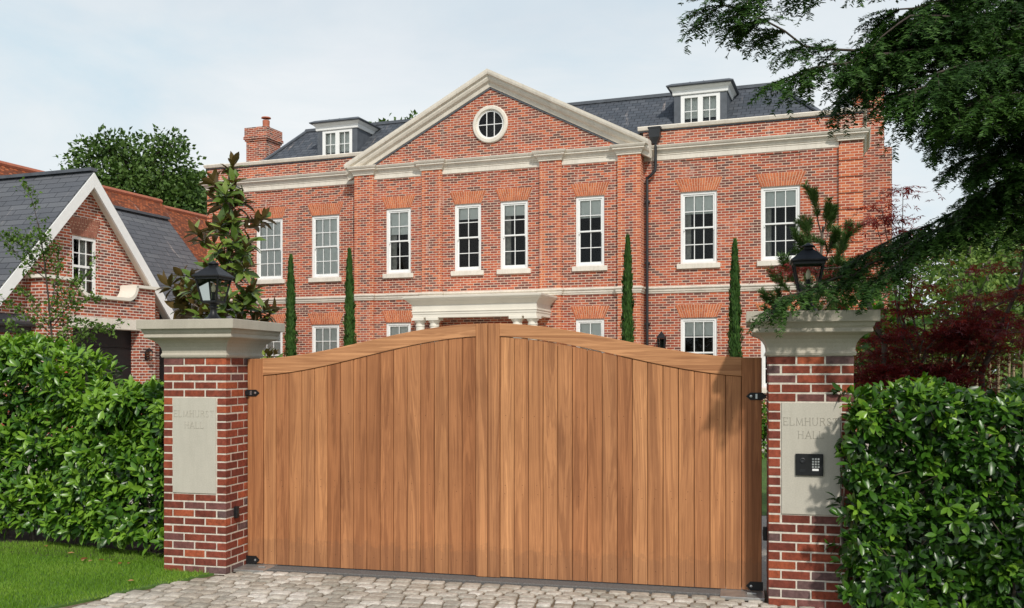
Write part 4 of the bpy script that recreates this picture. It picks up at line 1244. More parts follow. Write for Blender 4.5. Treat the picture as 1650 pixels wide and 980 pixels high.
def blob_tree(name, loc, label, cat, blobs, nleaf, leafsize, mat, tpl=KITE, wfac=.3, trunk_h=None, trunk_r=.25, seed=1, group=None, tone=(.5, .16), up=.5, bark='bark', fill=.35, shapes=None):
    rng = np.random.default_rng(seed)
    root = thing(name, loc, 0, label, cat, group)
    B = np.array([b[:3] for b in blobs], float); r = np.array([b[3] for b in blobs], float)
    w = r**2; w /= w.sum()
    idx = rng.choice(len(blobs), nleaf, p=w)
    d = rdir(nleaf, rng)
    sh = 1 + .16*np.sin(d[:, 0]*7 + idx) + .14*np.sin(d[:, 1]*9 + d[:, 2]*6 + idx*1.7) + .10*np.sin(d[:, 2]*13 + d[:, 0]*11)
    rad = np.where(rng.random(nleaf) < fill, rng.uniform(.25, .95, nleaf), rng.normal(.95, .10, nleaf)) * sh
    P = B[idx] + d * (r[idx] * rad)[:, None] * np.array([1, 1, .88])
    A = unit(d + rng.normal(0, .55, (nleaf, 3)) + np.array([0, 0, -.15]))
    U = d * .4 + rng.normal(0, .4, (nleaf, 3)) + np.array([0, 0, up])
    bt = rng.normal(0, .07, len(blobs))
    T = np.clip(rng.normal(tone[0], tone[1], nleaf) + bt[idx], 0, 1)
    ln = rng.uniform(.75, 1.25, nleaf) * leafsize
    scatter_mesh('crown', [(tpl[0], tpl[1], P, A, U, ln, ln * wfac, T)], M[mat], root)
    mb = MB(); th = trunk_h if trunk_h else B[:, 2].min()
    top = B.mean(0) * np.array([.6, .6, 0]) + np.array([0, 0, B[:, 2].max()])
    tp = wiggle((0, 0, -.05), top, 7, .015, rng); skel_tube(mb, tp, trunk_r, trunk_r * .22, 9)
    for b in blobs:
        c = np.array(b[:3]); t = np.clip((c[2] * .75 - .3) / max(top[2], .1), .12, .9)
        s_ = tp[int(t * 6)]
        p = wiggle(s_, c, 5, .05, rng); skel_tube(mb, p, trunk_r * .3, trunk_r * .06, 6)
        for j in range(5):
            q = c + rdir(1, rng)[0] * b[3] * .8
            skel_tube(mb, wiggle(p[-2], q, 4, .06, rng), trunk_r * .1, trunk_r * .02, 4)
    mb.build('trunk', M[bark], root, smooth=True)
    return root

def crown_blobs(rng, cx, cz, rx, rz, n, r0, r1):
    out = []
    for i in range(n):
        d = rdir(1, rng)[0] * rng.uniform(.45, 1)**.6
        out.append((cx + d[0]*rx, d[1]*rx*.8, cz + d[2]*rz, rng.uniform(r0, r1)))
    return out

def at(px, py, Y): return ((px - 825) / 1530 * Y, Y, CAMZ + (594 - py) * Y / 1530)

rb = np.random.default_rng(21)
FT = 'trees beyond the houses'
x, y, z = at(196, 290, 50)
blob_tree('oak_tree', (x, y, 0), 'broad dark green oak towering behind the garage roof', 'tree',
    [(-3.6, 0, 9.49, 1.29), (-2.6, 0.5, 11.35, 1.29), (-1.0, 0, 12.28, 1.63), (0.8, 0.4, 12.93, 1.46), (2.4, 0, 12.37, 1.55), (1.2, -1, 10.6, 1.89), (-1.4, -1, 9.86, 1.89), (3.4, -0.6, 9.86, 1.81), (0.4, -1.4, 8.37, 2.06), (2.9, -1, 8.0, 1.72), (-3.2, -0.6, 8.0, 1.46), (0, 1.5, 11.35, 2.06), (2.5, 1.4, 10.7, 1.72), (1.5, 0, 6.32, 1.89), (-1.4, 0, 6.32, 2.06), (3.6, 0, 11.35, 1.03), (-0.4, -0.6, 13.58, 0.77), (2.6, 0, 13.76, 0.77), (-1.9, 0, 13.3, 0.69)], 24000, .26, 'oak', wfac=.33, trunk_r=.45, seed=2, tone=(.5, .24), group=FT, bark='bark_dark')
x, y, z = at(318, 300, 55)
blob_tree('oak_tree', (x, y, 0), 'grey green tree between the tall oak and the brick house', 'tree',
    [(-.6, 0, 11.4, 1.7), (.9, .3, 10.9, 1.5), (0, -.6, 9.0, 2.0), (1.3, 0, 8.6, 1.5), (-1.2, 0, 8.0, 1.8), (.3, 0, 6.6, 2.0), (.4, 0, 12.4, .9), (-1.4, 0, 12.2, .9)], 12000, .27, 'oak', wfac=.33, trunk_r=.35, seed=4, group=FT, tone=(.62, .16), bark='bark_dark')
x, y, z = at(640, 200, 52)
blob_tree('oak_tree', (x, y, 0), 'tree whose top shows over the slate roof beside the dormer', 'tree',
    [(-.9, 0, 14.3, 1.1), (.7, 0, 14.7, 1.0), (0, 0, 12.5, 2.0), (0, 0, 10, 2.2)], 5000, .3, 'oak', wfac=.33, trunk_r=.4, seed=5, group=FT, bark='bark_dark')
# greenery to the right, behind maple and hedge
def rtree(px, Y, blobs, label, nleaf, size, mat, seed, tone, cat='tree', name='garden_tree', tr=.12, wfac=.34):
    x, y, z = at(px, 0, Y)
    return blob_tree(name, (x, y, 0), label, cat, blobs, nleaf, size, mat, wfac=wfac, trunk_r=tr, seed=seed, tone=tone)
rtree(1560, 14.5, crown_blobs(rb, 0, 2.9, 1.1, 1.3, 16, .35, .6), 'pale yellow green leafy tree behind the red maple', 7000, .085, 'limetree', 31, (.55, .2))
rtree(1680, 16, crown_blobs(rb, 0, 3.4, 1.5, 2.2, 18, .6, .9), 'mid green tree at the edge of the garden behind the yew', 8000, .12, 'oak', 33, (.55, .2))
rtree(1475, 15.5, crown_blobs(rb, 0, 2.0, .8, 1.0, 12, .35, .55), 'dark green shrub between the house corner and the red maple', 5000, .10, 'oak', 35, (.45, .18), 'shrub', 'garden_shrub', .06)
rtree(1745, 22, crown_blobs(rb, 0, 3.6, 2.2, 2.6, 22, .8, 1.2), 'tall leafy tree in the distance behind the yew branches', 10000, .19, 'oak', 37, (.5, .2))
rtree(1420, 11.4, crown_blobs(rb, 0, 2.35, .3, .6, 8, .22, .32), 'broad leaved evergreen shrub just behind the intercom pillar', 600, .17, 'laurel', 39, (.5, .2), 'shrub', 'garden_shrub', .03, .2)
rtree(1236, 20.5, crown_blobs(rb, 0, .6, .5, .4, 8, .3, .5), 'low green shrub on the far side of the back lawn', 1800, .12, 'laurel', 41, (.6, .2), 'shrub', 'garden_shrub', .03, .25)
rtree(437, 11.2, crown_blobs(rb, 0, 1.95, .10, .15, 4, .12, .16), 'small glossy shrub peeping over the gate corner by the magnolia', 160, .14, 'magnolia', 43, (.7, .2), 'shrub', 'garden_shrub', .02, .22)

# Japanese maple
def maple():
    rng = np.random.default_rng(51)
    x, y, z = at(1500, 594, 9.4)
    root = thing('maple_tree', (x, y, 0), 0, 'dark red Japanese maple with layered leaves behind the shaded hedge', 'tree')
    mb = MB(); P = []; TT = []
    trunks = [((.0, 0, 0), (-.05, 0, 2.1)), ((-.02, 0, .9), (-.75, .1, 2.9)), ((.03, 0, .8), (.9, -.1, 3.1)), ((0, 0, 1.0), (.55, .3, 2.4))]
    ends = []
    for a, b in trunks:
        p = wiggle(a, b, 7, .025, rng); skel_tube(mb, p, .045, .012, 7)
        for j in range(9):
            s_ = p[rng.integers(2, 7)]
            ends.append((s_, s_ + np.array([np.clip(rng.normal(.15, .4), -.45, .9), rng.normal(0, .4), rng.uniform(-.15, .3)])))
    for (px, py, yo) in ((1400, 590, 0), (1430, 565, .2), (1470, 585, -.2), (1520, 560, 0), (1560, 590, .1), (1420, 610, -.2), (1600, 545, .1), (1640, 520, 0), (1560, 480, 0), (1600, 430, .2), (1450, 500, .1), (1480, 460, 0), (1430, 400, .2), (1440, 350, .1), (1455, 305, .1), (1420, 330, .2), (1500, 535, 0), (1390, 570, .2), (1405, 545, .1), (1440, 600, 0), (1385, 600, .1), (1455, 540, -.1), (1540, 520, .2), (1480, 605, 0), (1530, 600, -.1), (1590, 500, -.1), (1410, 355, .1)):
        q = np.array(at(px, py, 9.4 + yo)) - np.array([x, y, 0])
        s_ = np.array([0, 0, 1.]) + (q - np.array([0, 0, 1.])) * .45
        ends.append((s_, q))
    for s_, q in ends:
        p = wiggle(s_, q, 5, .05, rng, -.03); skel_tube(mb, p, .012, .003, 4)
        for e in range(2 if rng.random() < .5 else 3):
            c = p[-1] if e == 0 else p[-1 - e] 
            k = int(rng.integers(45, 85))
            o = np.stack([rng.normal(0, .15, k), rng.normal(0, .15, k), rng.normal(0, .025, k)], 1)
            o[:, 2] -= .35 * (o[:, 0]**2 + o[:, 1]**2) / .15 * .3
            P.append(c + o); TT.append(np.clip(rng.normal(.42, .2, k), 0, 1))
    P = np.concatenate(P); T = np.concatenate(TT); k = len(P)
    A = unit(rng.normal(0, 1, (k, 3)) * np.array([1, 1, .25]) + np.array([0, 0, -.3])); U = np.array([0, 0, 1.]) + rng.normal(0, .3, (k, 3))
    ln = rng.uniform(.05, .085, k)
    scatter_mesh('crown', [(PALM[0], PALM[1], P, A, U, ln, ln, T)], M['maple'], root, smooth=False)
    mb.build('trunk', M['bark'], root, smooth=True)
maple()

# slim Italian cypresses, copies of one
def cypress():
    rng = np.random.default_rng(61)
    h = 5.5; n = 9000
    t = rng.random(n)**.9; z = .15 + t * (h - .15)
    prof = np.interp(t, [0, .1, .5, .8, .93, 1], [.19, .21, .175, .115, .065, .008])
    a = rng.uniform(0, 6.283, n)
    lob = 1 + .2*np.sin(a*5 + z*4) + .18*np.sin(z*11 + a*2) + .12*np.sin(z*27 + a)
    rr = prof * lob * np.sqrt(rng.uniform(.35, 1.25, n))
    P = np.stack([rr*np.cos(a), rr*np.sin(a), z - .08], 1)
    A = np.stack([.38*np.cos(a) + rng.normal(0, .18, n), .38*np.sin(a) + rng.normal(0, .18, n), np.ones(n)], 1)
    U = np.stack([np.cos(a), np.sin(a), np.zeros(n)], 1) + rng.normal(0, .3, (n, 3))
    T = np.clip(rng.normal(.5, .2, n), 0, 1); ln = rng.uniform(.09, .17, n)
    root = thing('cypress_tree', (0, 0, 0), 0, '-', 'tree', 'slim cypresses along the house front')
    fo = scatter_mesh('foliage', [(KITE[0], KITE[1], P, A, U, ln, ln * .16, T)], M['cypress'], root)
    mb = MB(); skel_tube(mb, [(0, 0, -.02), (0, 0, 2.5), (0.02, 0, 5.2)], .06, .01, 8); tr = mb.build('trunk', M['bark'], root)
    return root, fo, tr
CY = cypress()
for i, (u, hz, lab, tilt) in enumerate(((-5.80, 5.42, 'slim cypress nearest the magnolia, in front of the house wing', .0), (-3.72, 5.53, 'slim cypress just left of the portico, leaning slightly', -.02), (4.80, 5.52, 'slim cypress beside the black downpipe on the house', .005), (7.66, 5.27, 'slim cypress between the two large windows right of the downpipe', .0))):
    if i == 0: r_ = CY[0]
    else:
        r_ = CY[0].copy(); COL.objects.link(r_)
        for ch in CY[1:]:
            c = ch.copy(); COL.objects.link(c); c.parent = r_
    r_.location = HP(u, -2.5); r_.scale = (.74, .74, hz / 5.5); r_.rotation_euler = (0, tilt * -1, 1.9 * i); r_['label'] = lab

# young evergreen magnolia behind the left pillar
def magnolia():
    rng = np.random.default_rng(71); Y = 11.6
    x, y, _ = at(358, 594, Y)
    root = thing('magnolia_tree', (x, y, 0), 0, 'young magnolia with large glossy leaves and rusty undersides behind the lantern', 'tree')
    mb = MB(); O = np.array([x, y, 0]); P, A, U, T, LN = [], [], [], [], []
    trunk = [np.array(at(px, py, Y)) - O for px, py in ((352, 860), (356, 700), (360, 560), (364, 460), (368, 380), (366, 300), (371, 272))]
    skel_tube(mb, trunk, .035, .008, 7)
    tips = [(371, 268, 0), (352, 290, .1), (388, 300, -.1), (340, 318, .1), (398, 325, .0), (365, 320, -.2), (332, 355, .1), (405, 350, .2), (350, 350, -.25), (382, 360, -.2), (318, 385, .0), (410, 382, -.1), (335, 400, -.3), (400, 405, -.3), (360, 395, -.35), (300, 440, .1), (312, 425, -.2), (408, 430, .1), (388, 440, -.3), (330, 440, -.35), (348, 455, -.3), (288, 465, 0), (300, 480, -.3), (405, 465, -.2), (420, 470, .1), (318, 480, .2), (342, 492, -.35), (378, 478, -.35), (398, 492, -.2), (425, 500, .0), (300, 505, .1), (325, 510, -.3), (360, 512, -.3), (390, 512, .2), (436, 512, .1), (288, 500, .1), (310, 460, .2), (352, 425, .2), (375, 410, .2), (345, 375, .25), (390, 385, .25), (370, 345, .2), (280, 520, .1), (340, 530, -.2), (410, 525, -.2)]
    for px, py, yo in tips:
        if rng.random() < .06: continue
        tip = np.array(at(px + rng.normal(0, 9), py + rng.normal(0, 6), Y + yo * 1.6)) - O
        s_ = None; best = 9
        for k in range(len(trunk) - 1):
            for f in (0, .5):
                p = trunk[k] + (trunk[k+1] - trunk[k]) * f
                dd = abs(p[2] - (tip[2] - .28))
                if dd < best: best = dd; s_ = p
        p = wiggle(s_, tip, 5, .04, rng, .05); skel_tube(mb, p, .010, .004, 5)
        axis = unit(unit(tip - s_) + np.array([0, 0, .7]))
        for base_i, cnt in ((4, 11), (3, 7), (2, 3)):
            for k in range(cnt):
                ang = 2.4*k + rng.uniform(0, 1); ref = unit(np.cross(axis, [.31, .2, 1.])); r2 = np.cross(axis, ref)
                rad = ref*math.cos(ang) + r2*math.sin(ang)
                P.append(p[base_i] - axis * .02 * (k / 3)); A.append(unit(rad * (.45 + .09*k) + axis * (1.0 - .12*k) + rng.normal(0, .22, 3) + np.array([0, 0, -.02*k])))
                U.append(axis + np.array([0, 0, .3]) + rng.normal(0, .3, 3)); T.append(np.clip(rng.normal(.5, .22), 0, 1)); LN.append(rng.uniform(.155, .235))
    P, A, U, T, LN = map(np.array, (P, A, U, T, LN))
    scatter_mesh('foliage', [(LONG[0], LONG[1], P, A, U, LN, LN * .21, T)], M['magnolia'], root)
    mb.build('trunk', M['bark'], root, smooth=True)
magnolia()

# feathery hornbeam sapling over the left hedge
def sapling():
    rng = np.random.default_rng(81); Y = 12.2
    x, y, _ = at(88, 594, Y); O = np.array([x, y, 0])
    root = thing('hornbeam_sapling', (x, y, 0), 0, 'thin sapling with small bright leaves in front of the garage', 'tree')
    mb = MB(); P = []
    def W(px, py, yo=0): return np.array(at(px, py, Y + yo)) - O
    stem = [W(92, 900), W(88, 700), W(85, 560), W(78, 480), W(70, 410), W(62, 360)]
    skel_tube(mb, stem, .022, .006, 6)
    limbs = [((78, 480), (62, 330), (40, 295), 0), ((75, 450), (20, 410), (-10, 360), .2), ((72, 430), (85, 390), (66, 375), -.2), ((82, 520), (120, 480), (165, 480), -.2), ((82, 530), (110, 500), (155, 410), .1), ((84, 540), (40, 500), (0, 480), 0), ((84, 550), (130, 530), (195, 522), -.2), ((80, 500), (110, 460), (130, 445), .2), ((74, 440), (40, 400), (12, 375), -.3), ((84, 535), (60, 490), (30, 460), .3), ((85, 560), (50, 545), (10, 520), .1), ((80, 500), (95, 440), (96, 395), 0), ((83, 530), (140, 505), (178, 530), 0), ((70, 410), (50, 380), (22, 378), .1), ((85, 555), (105, 540), (150, 545), .1)]
    for a, m, b, yo in limbs:
        a, m, b = W(*a), W(*m, yo * .6), W(*b, yo)
        pts = [a * (1-t)**2 + 2*m*t*(1-t) + b*t*t for t in np.linspace(0, 1, 9)]; skel_tube(mb, pts, .007, .002, 5)
        L = np.linalg.norm(b - a)
        for i in range(2, 9):
            for j in range(3):
                q = pts[i] + np.array([rng.normal(0, .10), rng.normal(0, .12), rng.normal(0, .09)]) * (1.15 - i/12)
                skel_tube(mb, [pts[i-1], (pts[i-1] + q)/2 + rng.normal(0, .01, 3), q], .0025, .001, 4)
                for t in np.linspace(.25, 1, 9): P.append(pts[i-1] + (q - pts[i-1]) * t + rng.normal(0, .02, 3))
    P = np.array(P); k = len(P)
    A = unit(rdir(k, rng) + np.array([0, 0, -.2])); U = np.array([0, 0, 1.]) + rng.normal(0, .5, (k, 3)); ln = rng.uniform(.036, .064, k)
    scatter_mesh('foliage', [(KITE[0], KITE[1], P, A, U, ln, ln * .32, np.clip(rng.normal(.5, .2, k), 0, 1))], M['hornbeam'], root)
    mb.build('trunk', M['bark_dark'], root, smooth=True)
sapling()

# needles: sprig = stem with needles around / in two ranks
def needle_cloud(segs, rng, per_m, length, width, flat, lean=.55):
    """segs: list of (a, b). returns pos, axis, up"""
    a = np.array([s[0] for s in segs]); b = np.array([s[1] for s in segs])
    L = np.linalg.norm(b - a, axis=1); cnt = np.maximum(1, (L * per_m).astype(int))
    idx = np.repeat(np.arange(len(segs)), cnt); n = len(idx)
    t = rng.random(n); ax = unit(b - a)[idx]
    pos = a[idx] + (b - a)[idx] * t[:, None]
    up = np.array([0, 0, 1.]) + rng.normal(0, .15, (n, 3))
    side = unit(np.cross(ax, up)); nn = np.cross(side, ax)
    if flat:
        sgn = np.where(rng.random(n) < .5, -1., 1.)
        A = side * sgn[:, None] + ax * lean + nn * rng.normal(.08, .22, n)[:, None]
        U = nn + rng.normal(0, .25, (n, 3))
    else:
        an = rng.uniform(0, 6.283, n)
        A = side * np.cos(an)[:, None] + nn * np.sin(an)[:, None] + ax * lean
        U = ax + rng.normal(0, .3, (n, 3))
    return pos, unit(A), U, idx

NEED = ([(-1, 0, 0), (1, 0, 0), (1, .6, 0), (0, 1, -.05), (-1, .6, 0)], [(0, 1, 2, 3, 4)])

def pine():
    rng = np.random.default_rng(91); Y = 11.3
    x, y, _ = at(1305, 594, Y); O = np.array([x, y, 0])
    root = thing('pine_tree', (x, y, 0), 0, 'young pine with brushy upright shoots behind the right lantern', 'tree')
    W = lambda px, py, yo=0: np.array(at(px, py, Y + yo)) - O
    mb = MB()
    stem = [W(1302, 900), W(1303, 700), W(1308, 560), W(1316, 470), W(1324, 400), W(1326, 365)]
    skel_tube(mb, stem, .04, .012, 7)
    segs = []
    shoots = [((1324, 380), (1312, 318)), ((1326, 375), (1334, 335)), ((1324, 400), (1342, 345)), ((1322, 410), (1296, 362)), ((1318, 430), (1283, 382)), ((1318, 430), (1345, 380)), ((1312, 470), (1262, 425)), ((1312, 470), (1350, 425)), ((1310, 490), (1245, 445)), ((1310, 500), (1368, 372)), ((1350, 440), (1366, 370)), ((1308, 520), (1232, 480)), ((1308, 520), (1370, 430)), ((1306, 540), (1236, 505)), ((1306, 545), (1300, 440)), ((1306, 560), (1260, 500)), ((1306, 560), (1340, 480)), ((1304, 590), (1236, 550)), ((1304, 590), (1380, 520)), ((1316, 450), (1300, 400)), ((1312, 480), (1330, 440)), ((1308, 530), (1290, 470)), ((1306, 560), (1360, 490)), ((1305, 600), (1250, 570))]
    for i, (a, b) in enumerate(shoots):
        yo = rng.normal(0, .25); a = W(*a); b = W(*b, yo)
        mid = (a + b) / 2 + np.array([0, 0, -.06]); pts = [a, mid, b]
        skel_tube(mb, pts, .010, .006, 5)
        e = b - mid; tip = b + np.array([0, 0, .02])
        segs.append((mid + e * .15, tip))
        d = unit(e + np.array([0, 0, .25]))
        segs.append((tip - d * .12, tip + d * .07))
        for j in range(2):
            o = mid + e * rng.uniform(.1, .8); q = o + np.array([rng.normal(0, .08), rng.normal(0, .08), rng.uniform(.08, .18)])
            skel_tube(mb, [o, q], .006, .004, 4); segs.append((o + (q - o)*.2, q + (q - o)*.3))
    P, A, U, idx = needle_cloud(segs, rng, 1100, .07, .002, False, 1.0)
    k = len(P); ln = rng.uniform(.065, .10, k)
    scatter_mesh('foliage', [(NEED[0], NEED[1], P, A, U, ln, .0026, np.clip(rng.normal(.55, .2, k), 0, 1))], M['pine'], root, smooth=False)
    mb.build('trunk', M['bark'], root, smooth=True)
pine()

YPM = 205
def yew():
    rng = np.random.default_rng(101)
    base = np.array([6.3, 6.9, 0])
    root = thing('yew_tree', tuple(base), 0, 'dark yew with drooping needled branches reaching over the intercom pillar', 'tree')
    mb = MB(); segs = []; tones = []
    W = lambda px, py, Y: np.array(at(px, py, Y)) - base
    trunk = wiggle((0, 0, -.05), (-.2, .2, 8.0), 8, .01, rng); skel_tube(mb, trunk, .28, .06, 10)
    def sprays(pts, r0, sec_len, spacing, droop, r1=.006, dens=1.0, tone=.4, lift=0.):
        """limb polyline carrying drooping side branches which carry twigs"""
        pts = [np.array(p) for p in pts]
        # refine
        fine = []
        for a, b in zip(pts, pts[1:]):
            k = max(2, int(np.linalg.norm(b - a) / .12))
            for t in np.linspace(0, 1, k, endpoint=False): fine.append(a + (b - a) * t + rng.normal(0, .012, 3))
        fine.append(pts[-1])
        skel_tube(mb, fine, r0, r1, 6)
        acc = 0; n = len(fine)
        for i in range(1, n):
            d = fine[i] - fine[i-1]; acc += np.linalg.norm(d) ; ax = unit(d)
            while acc > spacing:
                acc -= spacing
                t = i / n
                sl = sec_len * rng.uniform(.5, 1.2) * (1 - .35 * t)
                sd = unit(np.cross(ax, [0, 0, 1])) * rng.choice([-1, 1])
                dirn = unit(sd * rng.uniform(.25, 1.) + ax * rng.uniform(.35, .9) + np.array([0, 0, rng.uniform(-.55, .2) + lift]))
                branch(fine[i], dirn, sl, droop, dens, tone, i)
        branch(fine[-1], unit(fine[-1] - fine[-3]), sec_len * .5, droop * .5, dens, tone, 0)
    def branch(p, dirn, L, droop, dens, tone, i):
        step = .055; k = max(3, int(L / step)); q = p.copy(); d = dirn.copy(); line = [q.copy()]
        for j in range(k):
            d = unit(d + np.array([0, 0, -droop * .11]) + rng.normal(0, .06, 3)); q = q + d * step; line.append(q.copy())
        skel_tube(mb, line[::2] if len(line) > 5 else line, .0045, .0015, 4)
        bt = tone + rng.normal(0, .10)
        for j in range(1, len(line)):
            segs.append((line[j-1], line[j])); tones.append(bt + .12 * j / len(line))
            for s_ in (-1, 1):
                if rng.random() < .9 * dens:
                    ax = unit(line[j] - line[j-1]); sd = unit(np.cross(ax, [0, 0, 1.]) + 1e-6)
                    tl = rng.uniform(.06, .17) * (1.1 - .5 * j / len(line))
                    a = line[j]; dd = unit(sd * s_ * rng.uniform(.5, 1) + ax * .75 + np.array([0, 0, -.25 * droop]) + rng.normal(0, .15, 3))
                    b = a + dd * tl; c = b + unit(dd + np.array([0, 0, -.5 * droop])) * tl * .7
                    segs.append((a, b)); segs.append((b, c)); tones.extend([bt + .05, bt + .2])
    Y = 7.0
    # upper limb out to the far tip
    T1 = lambda z: np.array([-.15, .1, z])
    sprays([T1(4.2), W(1600, 60, 7.1), W(1480, 60, 7.0), W(1380, 85, 6.9), W(1300, 75, 6.9), W(1235, 35, 6.85), W(1165, 8, 6.8)], .028, .42, .03, .85, tone=.42)
    sprays([T1(4.6), W(1620, -60, 7.1), W(1480, -70, 7.0), W(1360, -60, 6.9), W(1270, -45, 6.9), W(1215, -10, 6.9)], .03, .5, .06, .9, tone=.4)
    sprays([T1(4.0), W(1560, 75, 6.8), W(1440, 85, 6.7), W(1360, 105, 6.7), W(1310, 112, 6.7), W(1278, 122, 6.75)], .03, .36, .034, 1.0, tone=.4)
    sprays([T1(4.0), W(1570, 120, 7.4), W(1470, 110, 7.4), W(1400, 120, 7.3), W(1365, 150, 7.3)], .03, .4, .036, 1.2, tone=.36)
    sprays([T1(3.7), W(1600, 165, 7.0), W(1530, 165, 6.9), W(1480, 150, 6.9), W(1440, 150, 6.9)], .03, .38, .03, 1.2, tone=.36)
    sprays([T1(3.6), W(1620, 195, 7.3), W(1580, 195, 7.3), W(1540, 190, 7.2), W(1515, 195, 7.2)], .03, .36, .03, 1.2, tone=.34)
    sprays([T1(4.4), W(1620, 20, 7.0), W(1540, 30, 6.8), W(1470, 25, 6.7), W(1420, 60, 6.7)], .03, .55, .03, 1.1, tone=.36)
    sprays([T1(4.3), W(1640, 90, 6.6), W(1570, 100, 6.5), W(1510, 120, 6.4), W(1475, 145, 6.4)], .03, .5, .03, 1.1, tone=.42)
    sprays([T1(3.6), W(1640, 150, 6.5), W(1600, 155, 6.4), W(1570, 165, 6.3), W(1545, 180, 6.3)], .03, .34, .03, 1.0, tone=.45)
    sprays([T1(3.4), W(1650, 260, 7.0), W(1615, 255, 6.9), W(1590, 262, 6.9)], .025, .3, .03, 1.0, tone=.34)
    # lower branch over the cap and lantern
    sprays([T1(2.9), W(1640, 330, 7.3), W(1560, 350, 7.3), W(1480, 385, 7.32), W(1400, 425, 7.34), W(1330, 455, 7.34), W(1280, 475, 7.34), W(1250, 492, 7.36)], .02, .25, .032, 1.0, dens=.85, tone=.5)
    sprays([T1(3.0), W(1640, 300, 7.5), W(1560, 335, 7.5), W(1480, 365, 7.5), W(1425, 392, 7.45), W(1385, 415, 7.4)], .02, .28, .032, .9, tone=.40)
    sprays([T1(2.8), W(1600, 350, 7.3), W(1520, 380, 7.3), W(1450, 420, 7.2), W(1420, 450, 7.1)], .02, .34, .03, .9, tone=.34)
    sprays([T1(3.2), W(1650, 240, 7.5), W(1610, 300, 7.5), W(1580, 345, 7.4)], .02, .3, .03, .9, tone=.34)
    # crown above, towards the road and beyond the frame: it shades the hedge and pillar
    for k in range(22):
        a = rng.uniform(0, 6.283); zz = rng.uniform(4.0, 7.4)
        rr = rng.uniform(1.6, 3.2) * (1 - (zz - 4) / 6.5)
        tip = np.array([math.cos(a) * rr, -abs(math.sin(a)) * rr * 1.35 if k % 3 else math.sin(a) * rr, zz + rng.uniform(-.3, .3)])
        tip[0] = max(tip[0], -2.3 if tip[1] < -1 else -1.6)
        sprays([T1(zz - .7), T1(zz - .5) + (tip - T1(zz - .5)) * .5 + np.array([0, 0, .15]), tip], .04, .6, .085, 1.0, dens=.8, tone=.38)
    sprays([T1(4.9), W(1640, -10, 7.1), W(1560, -8, 7.0), W(1500, 5, 6.9), W(1450, 15, 6.9)], .025, .42, .028, 1.0, tone=.36)
    sprays([T1(5.0), W(1640, -40, 7.5), W(1570, -30, 7.5), W(1520, 10, 7.4), W(1475, 50, 7.4)], .025, .45, .03, 1.1, tone=.34)
    sprays([T1(4.4), W(1620, 40, 7.6), W(1530, 60, 7.6), W(1450, 75, 7.6), W(1395, 100, 7.5)], .025, .4, .03, 1.1, tone=.34)
    sprays([T1(3.5), W(1655, 215, 7.6), W(1610, 235, 7.6), W(1565, 255, 7.5)], .02, .36, .026, 1.0, tone=.36)
    sprays([T1(3.6), W(1660, 170, 7.8), W(1600, 190, 7.8), W(1540, 215, 7.8)], .02, .38, .026, 1.1, tone=.34)
    sprays([T1(3.3), W(1665, 270, 7.2), W(1620, 290, 7.2), W(1575, 310, 7.2)], .02, .3, .028, 1.0, tone=.36)
    for k in range(16):  # unseen extra limbs, added to shade the hedge below
        tip = np.array([rng.uniform(-2.1, .6), rng.uniform(-3.9, -1.6), rng.uniform(3.3, 5.2)])
        sprays([T1(tip[2] - .4), T1(tip[2] - .2) + (tip - T1(tip[2] - .2)) * .5 + np.array([0, 0, .12]), tip], .035, .6, .07, 1.0, dens=.8, tone=.38)
    P, A, U, idx = needle_cloud(segs, rng, YPM, .03, .002, True)
    k = len(P); T = np.clip(np.array(tones)[idx] + rng.normal(0, .12, k), 0, 1)
    ln = rng.uniform(.026, .040, k)
    scatter_mesh('foliage', [(NEED[0], NEED[1], P, A, U, ln, .0032, T)], M['yew'], root, smooth=False)
    mb.build('trunk', M['bark_dark'], root, smooth=True)
    print('yew needles', k, 'segs', len(segs))
yew()

# cane fence seen under the maple at the right
def cane_fence():
    x, y, _ = at(1610, 594, 12.6)
    root = thing('cane_fence', (x, y, 0), -.1, 'rustic paling fence of thin brown poles under the red maple', 'fence')
    rng = np.random.default_rng(7)
    m = MB()
    for i in range(34):
        xx = -1.5 + i * .1 + rng.normal(0, .015); m.tube([(xx, 0, 0), (xx + rng.normal(0, .02), 0, 2.05 + rng.uniform(-.2, .25))], .018, 6)
    m.build('pole', M['cane'], root, smooth=True)
    m = MB()
    for z in (.6, 1.6): m.bar((-1.6, .03, z), (1.95, .03, z), .04, .05)
    m.build('rail', M['bark_dark'], root)
cane_fence()

# fallen leaves on the verge
for i, (px, py, s_) in enumerate(((134, 904, .05), (142, 902, .06), (150, 905, .05), (158, 905, .045), (178, 907, .05), (196, 909, .05), (206, 911, .05), (216, 938, .04), (75, 868 + 15, .06), (120, 893, .05))):
    Yd = 1530 * (CAMZ - .03) / (py - 594); x, y, _ = at(px, py, Yd)
    t = thing('fallen_leaf', (x, y, .045), random.uniform(0, 6), 'brown fallen leaf lying on the grass in front of the sunlit hedge', 'leaf', 'fallen leaves on the verge')
    P = np.array([[0, 0, 0.]]); a = random.uniform(0, 6)
    scatter_mesh('blade', [(LAUREL[0], LAUREL[1], P, np.array([[math.cos(a), math.sin(a), .15]]), np.array([[.2, .3, 1.]]), s_ * 1.3, s_ * .32, random.random())], M['dead'], t)

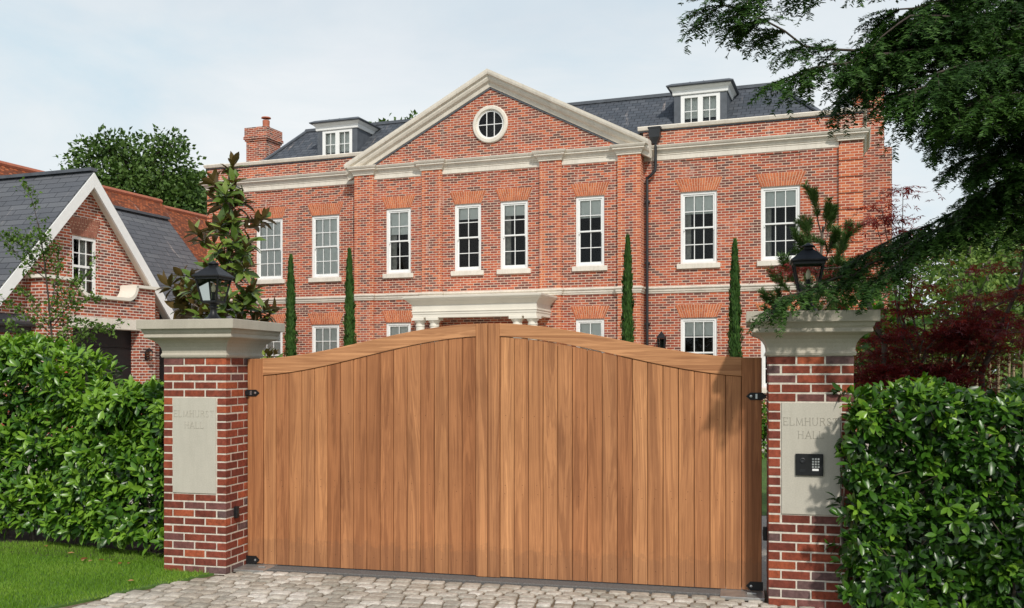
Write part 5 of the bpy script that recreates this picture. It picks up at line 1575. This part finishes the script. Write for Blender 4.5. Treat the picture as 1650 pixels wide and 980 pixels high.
# ------------------------------------------------------------------ sky, sun, camera
SUN_AZ, SUN_EL = R(13), R(43)        # sun behind the viewer, to the right
wd = bpy.data.worlds.new('World'); SC.world = wd; wd.use_nodes = True
nt = wd.node_tree; bg = nt.nodes['Background']
sky = nt.nodes.new('ShaderNodeTexSky'); sky.sky_type = 'NISHITA'; sky.sun_disc = False
sky.sun_elevation = SUN_EL; sky.sun_rotation = math.pi - SUN_AZ; sky.air_density = 1.2; sky.dust_density = 1.5
tc = nt.nodes.new('ShaderNodeTexCoord')
mp = nt.nodes.new('ShaderNodeMapping'); mp.inputs['Scale'].default_value = (1, 1, 3.2); nt.links.new(tc.outputs['Generated'], mp.inputs[0])
n1 = noise(nt, mp.outputs[0], 2.1, 7, .58, .4)
cl = ramp_of(nt, n1.outputs[0], [(.30, (5.5, 6.7, 7.4)), (.50, (6.7, 7.25, 7.55)), (.70, (7.8, 7.95, 8.05))])
sp = nt.nodes.new('ShaderNodeSeparateXYZ'); nt.links.new(tc.outputs['Generated'], sp.inputs[0])
n2 = noise(nt, mp.outputs[0], 1.3, 5, .6)
cov = nt.nodes.new('ShaderNodeMath'); cov.operation = 'MULTIPLY_ADD'; cov.inputs[1].default_value = -1.1; cov.inputs[2].default_value = .95
nt.links.new(sp.outputs[2], cov.inputs[0])
cv2 = nt.nodes.new('ShaderNodeMath'); cv2.operation = 'MULTIPLY_ADD'; cv2.inputs[1].default_value = .55; cv2.use_clamp = True
nt.links.new(n2.outputs[0], cv2.inputs[0]); nt.links.new(cov.outputs[0], cv2.inputs[2])
c = mixc(nt, cv2.outputs[0], sky.outputs[0], cl)
nt.links.new(c, bg.inputs['Color']); bg.inputs['Strength'].default_value = .115
sd = bpy.data.lights.new('Sun', 'SUN'); sd.energy = 3.1; sd.angle = R(2.4); sd.color = (1, .95, .87)
so = bpy.data.objects.new('Sun', sd); COL.objects.link(so)
dirv = Vector((math.sin(SUN_AZ) * math.cos(SUN_EL), -math.cos(SUN_AZ) * math.cos(SUN_EL), math.sin(SUN_EL)))
so.rotation_euler = dirv.to_track_quat('Z', 'Y').to_euler(); so.location = dirv * 60
cam = bpy.data.cameras.new('Camera'); co = bpy.data.objects.new('Camera', cam); COL.objects.link(co)
co.location = (0, 0, CAMZ); co.rotation_euler = (R(90), 0, 0)
cam.sensor_width = 36; cam.lens = 36 * 1530 / 1650; cam.shift_y = (594 - 490) / 1650
cam.clip_start = .05; cam.clip_end = 1500
SC.camera = co
SC.view_settings.view_transform = 'Standard'; SC.view_settings.look = 'None'
SC.view_settings.exposure = .06; SC.view_settings.gamma = 1
try: SC.view_settings.use_curve_mapping = False
except Exception: pass
SC.cycles.max_bounces = 6; SC.cycles.transparent_max_bounces = 12
SC.cycles.use_denoising = True
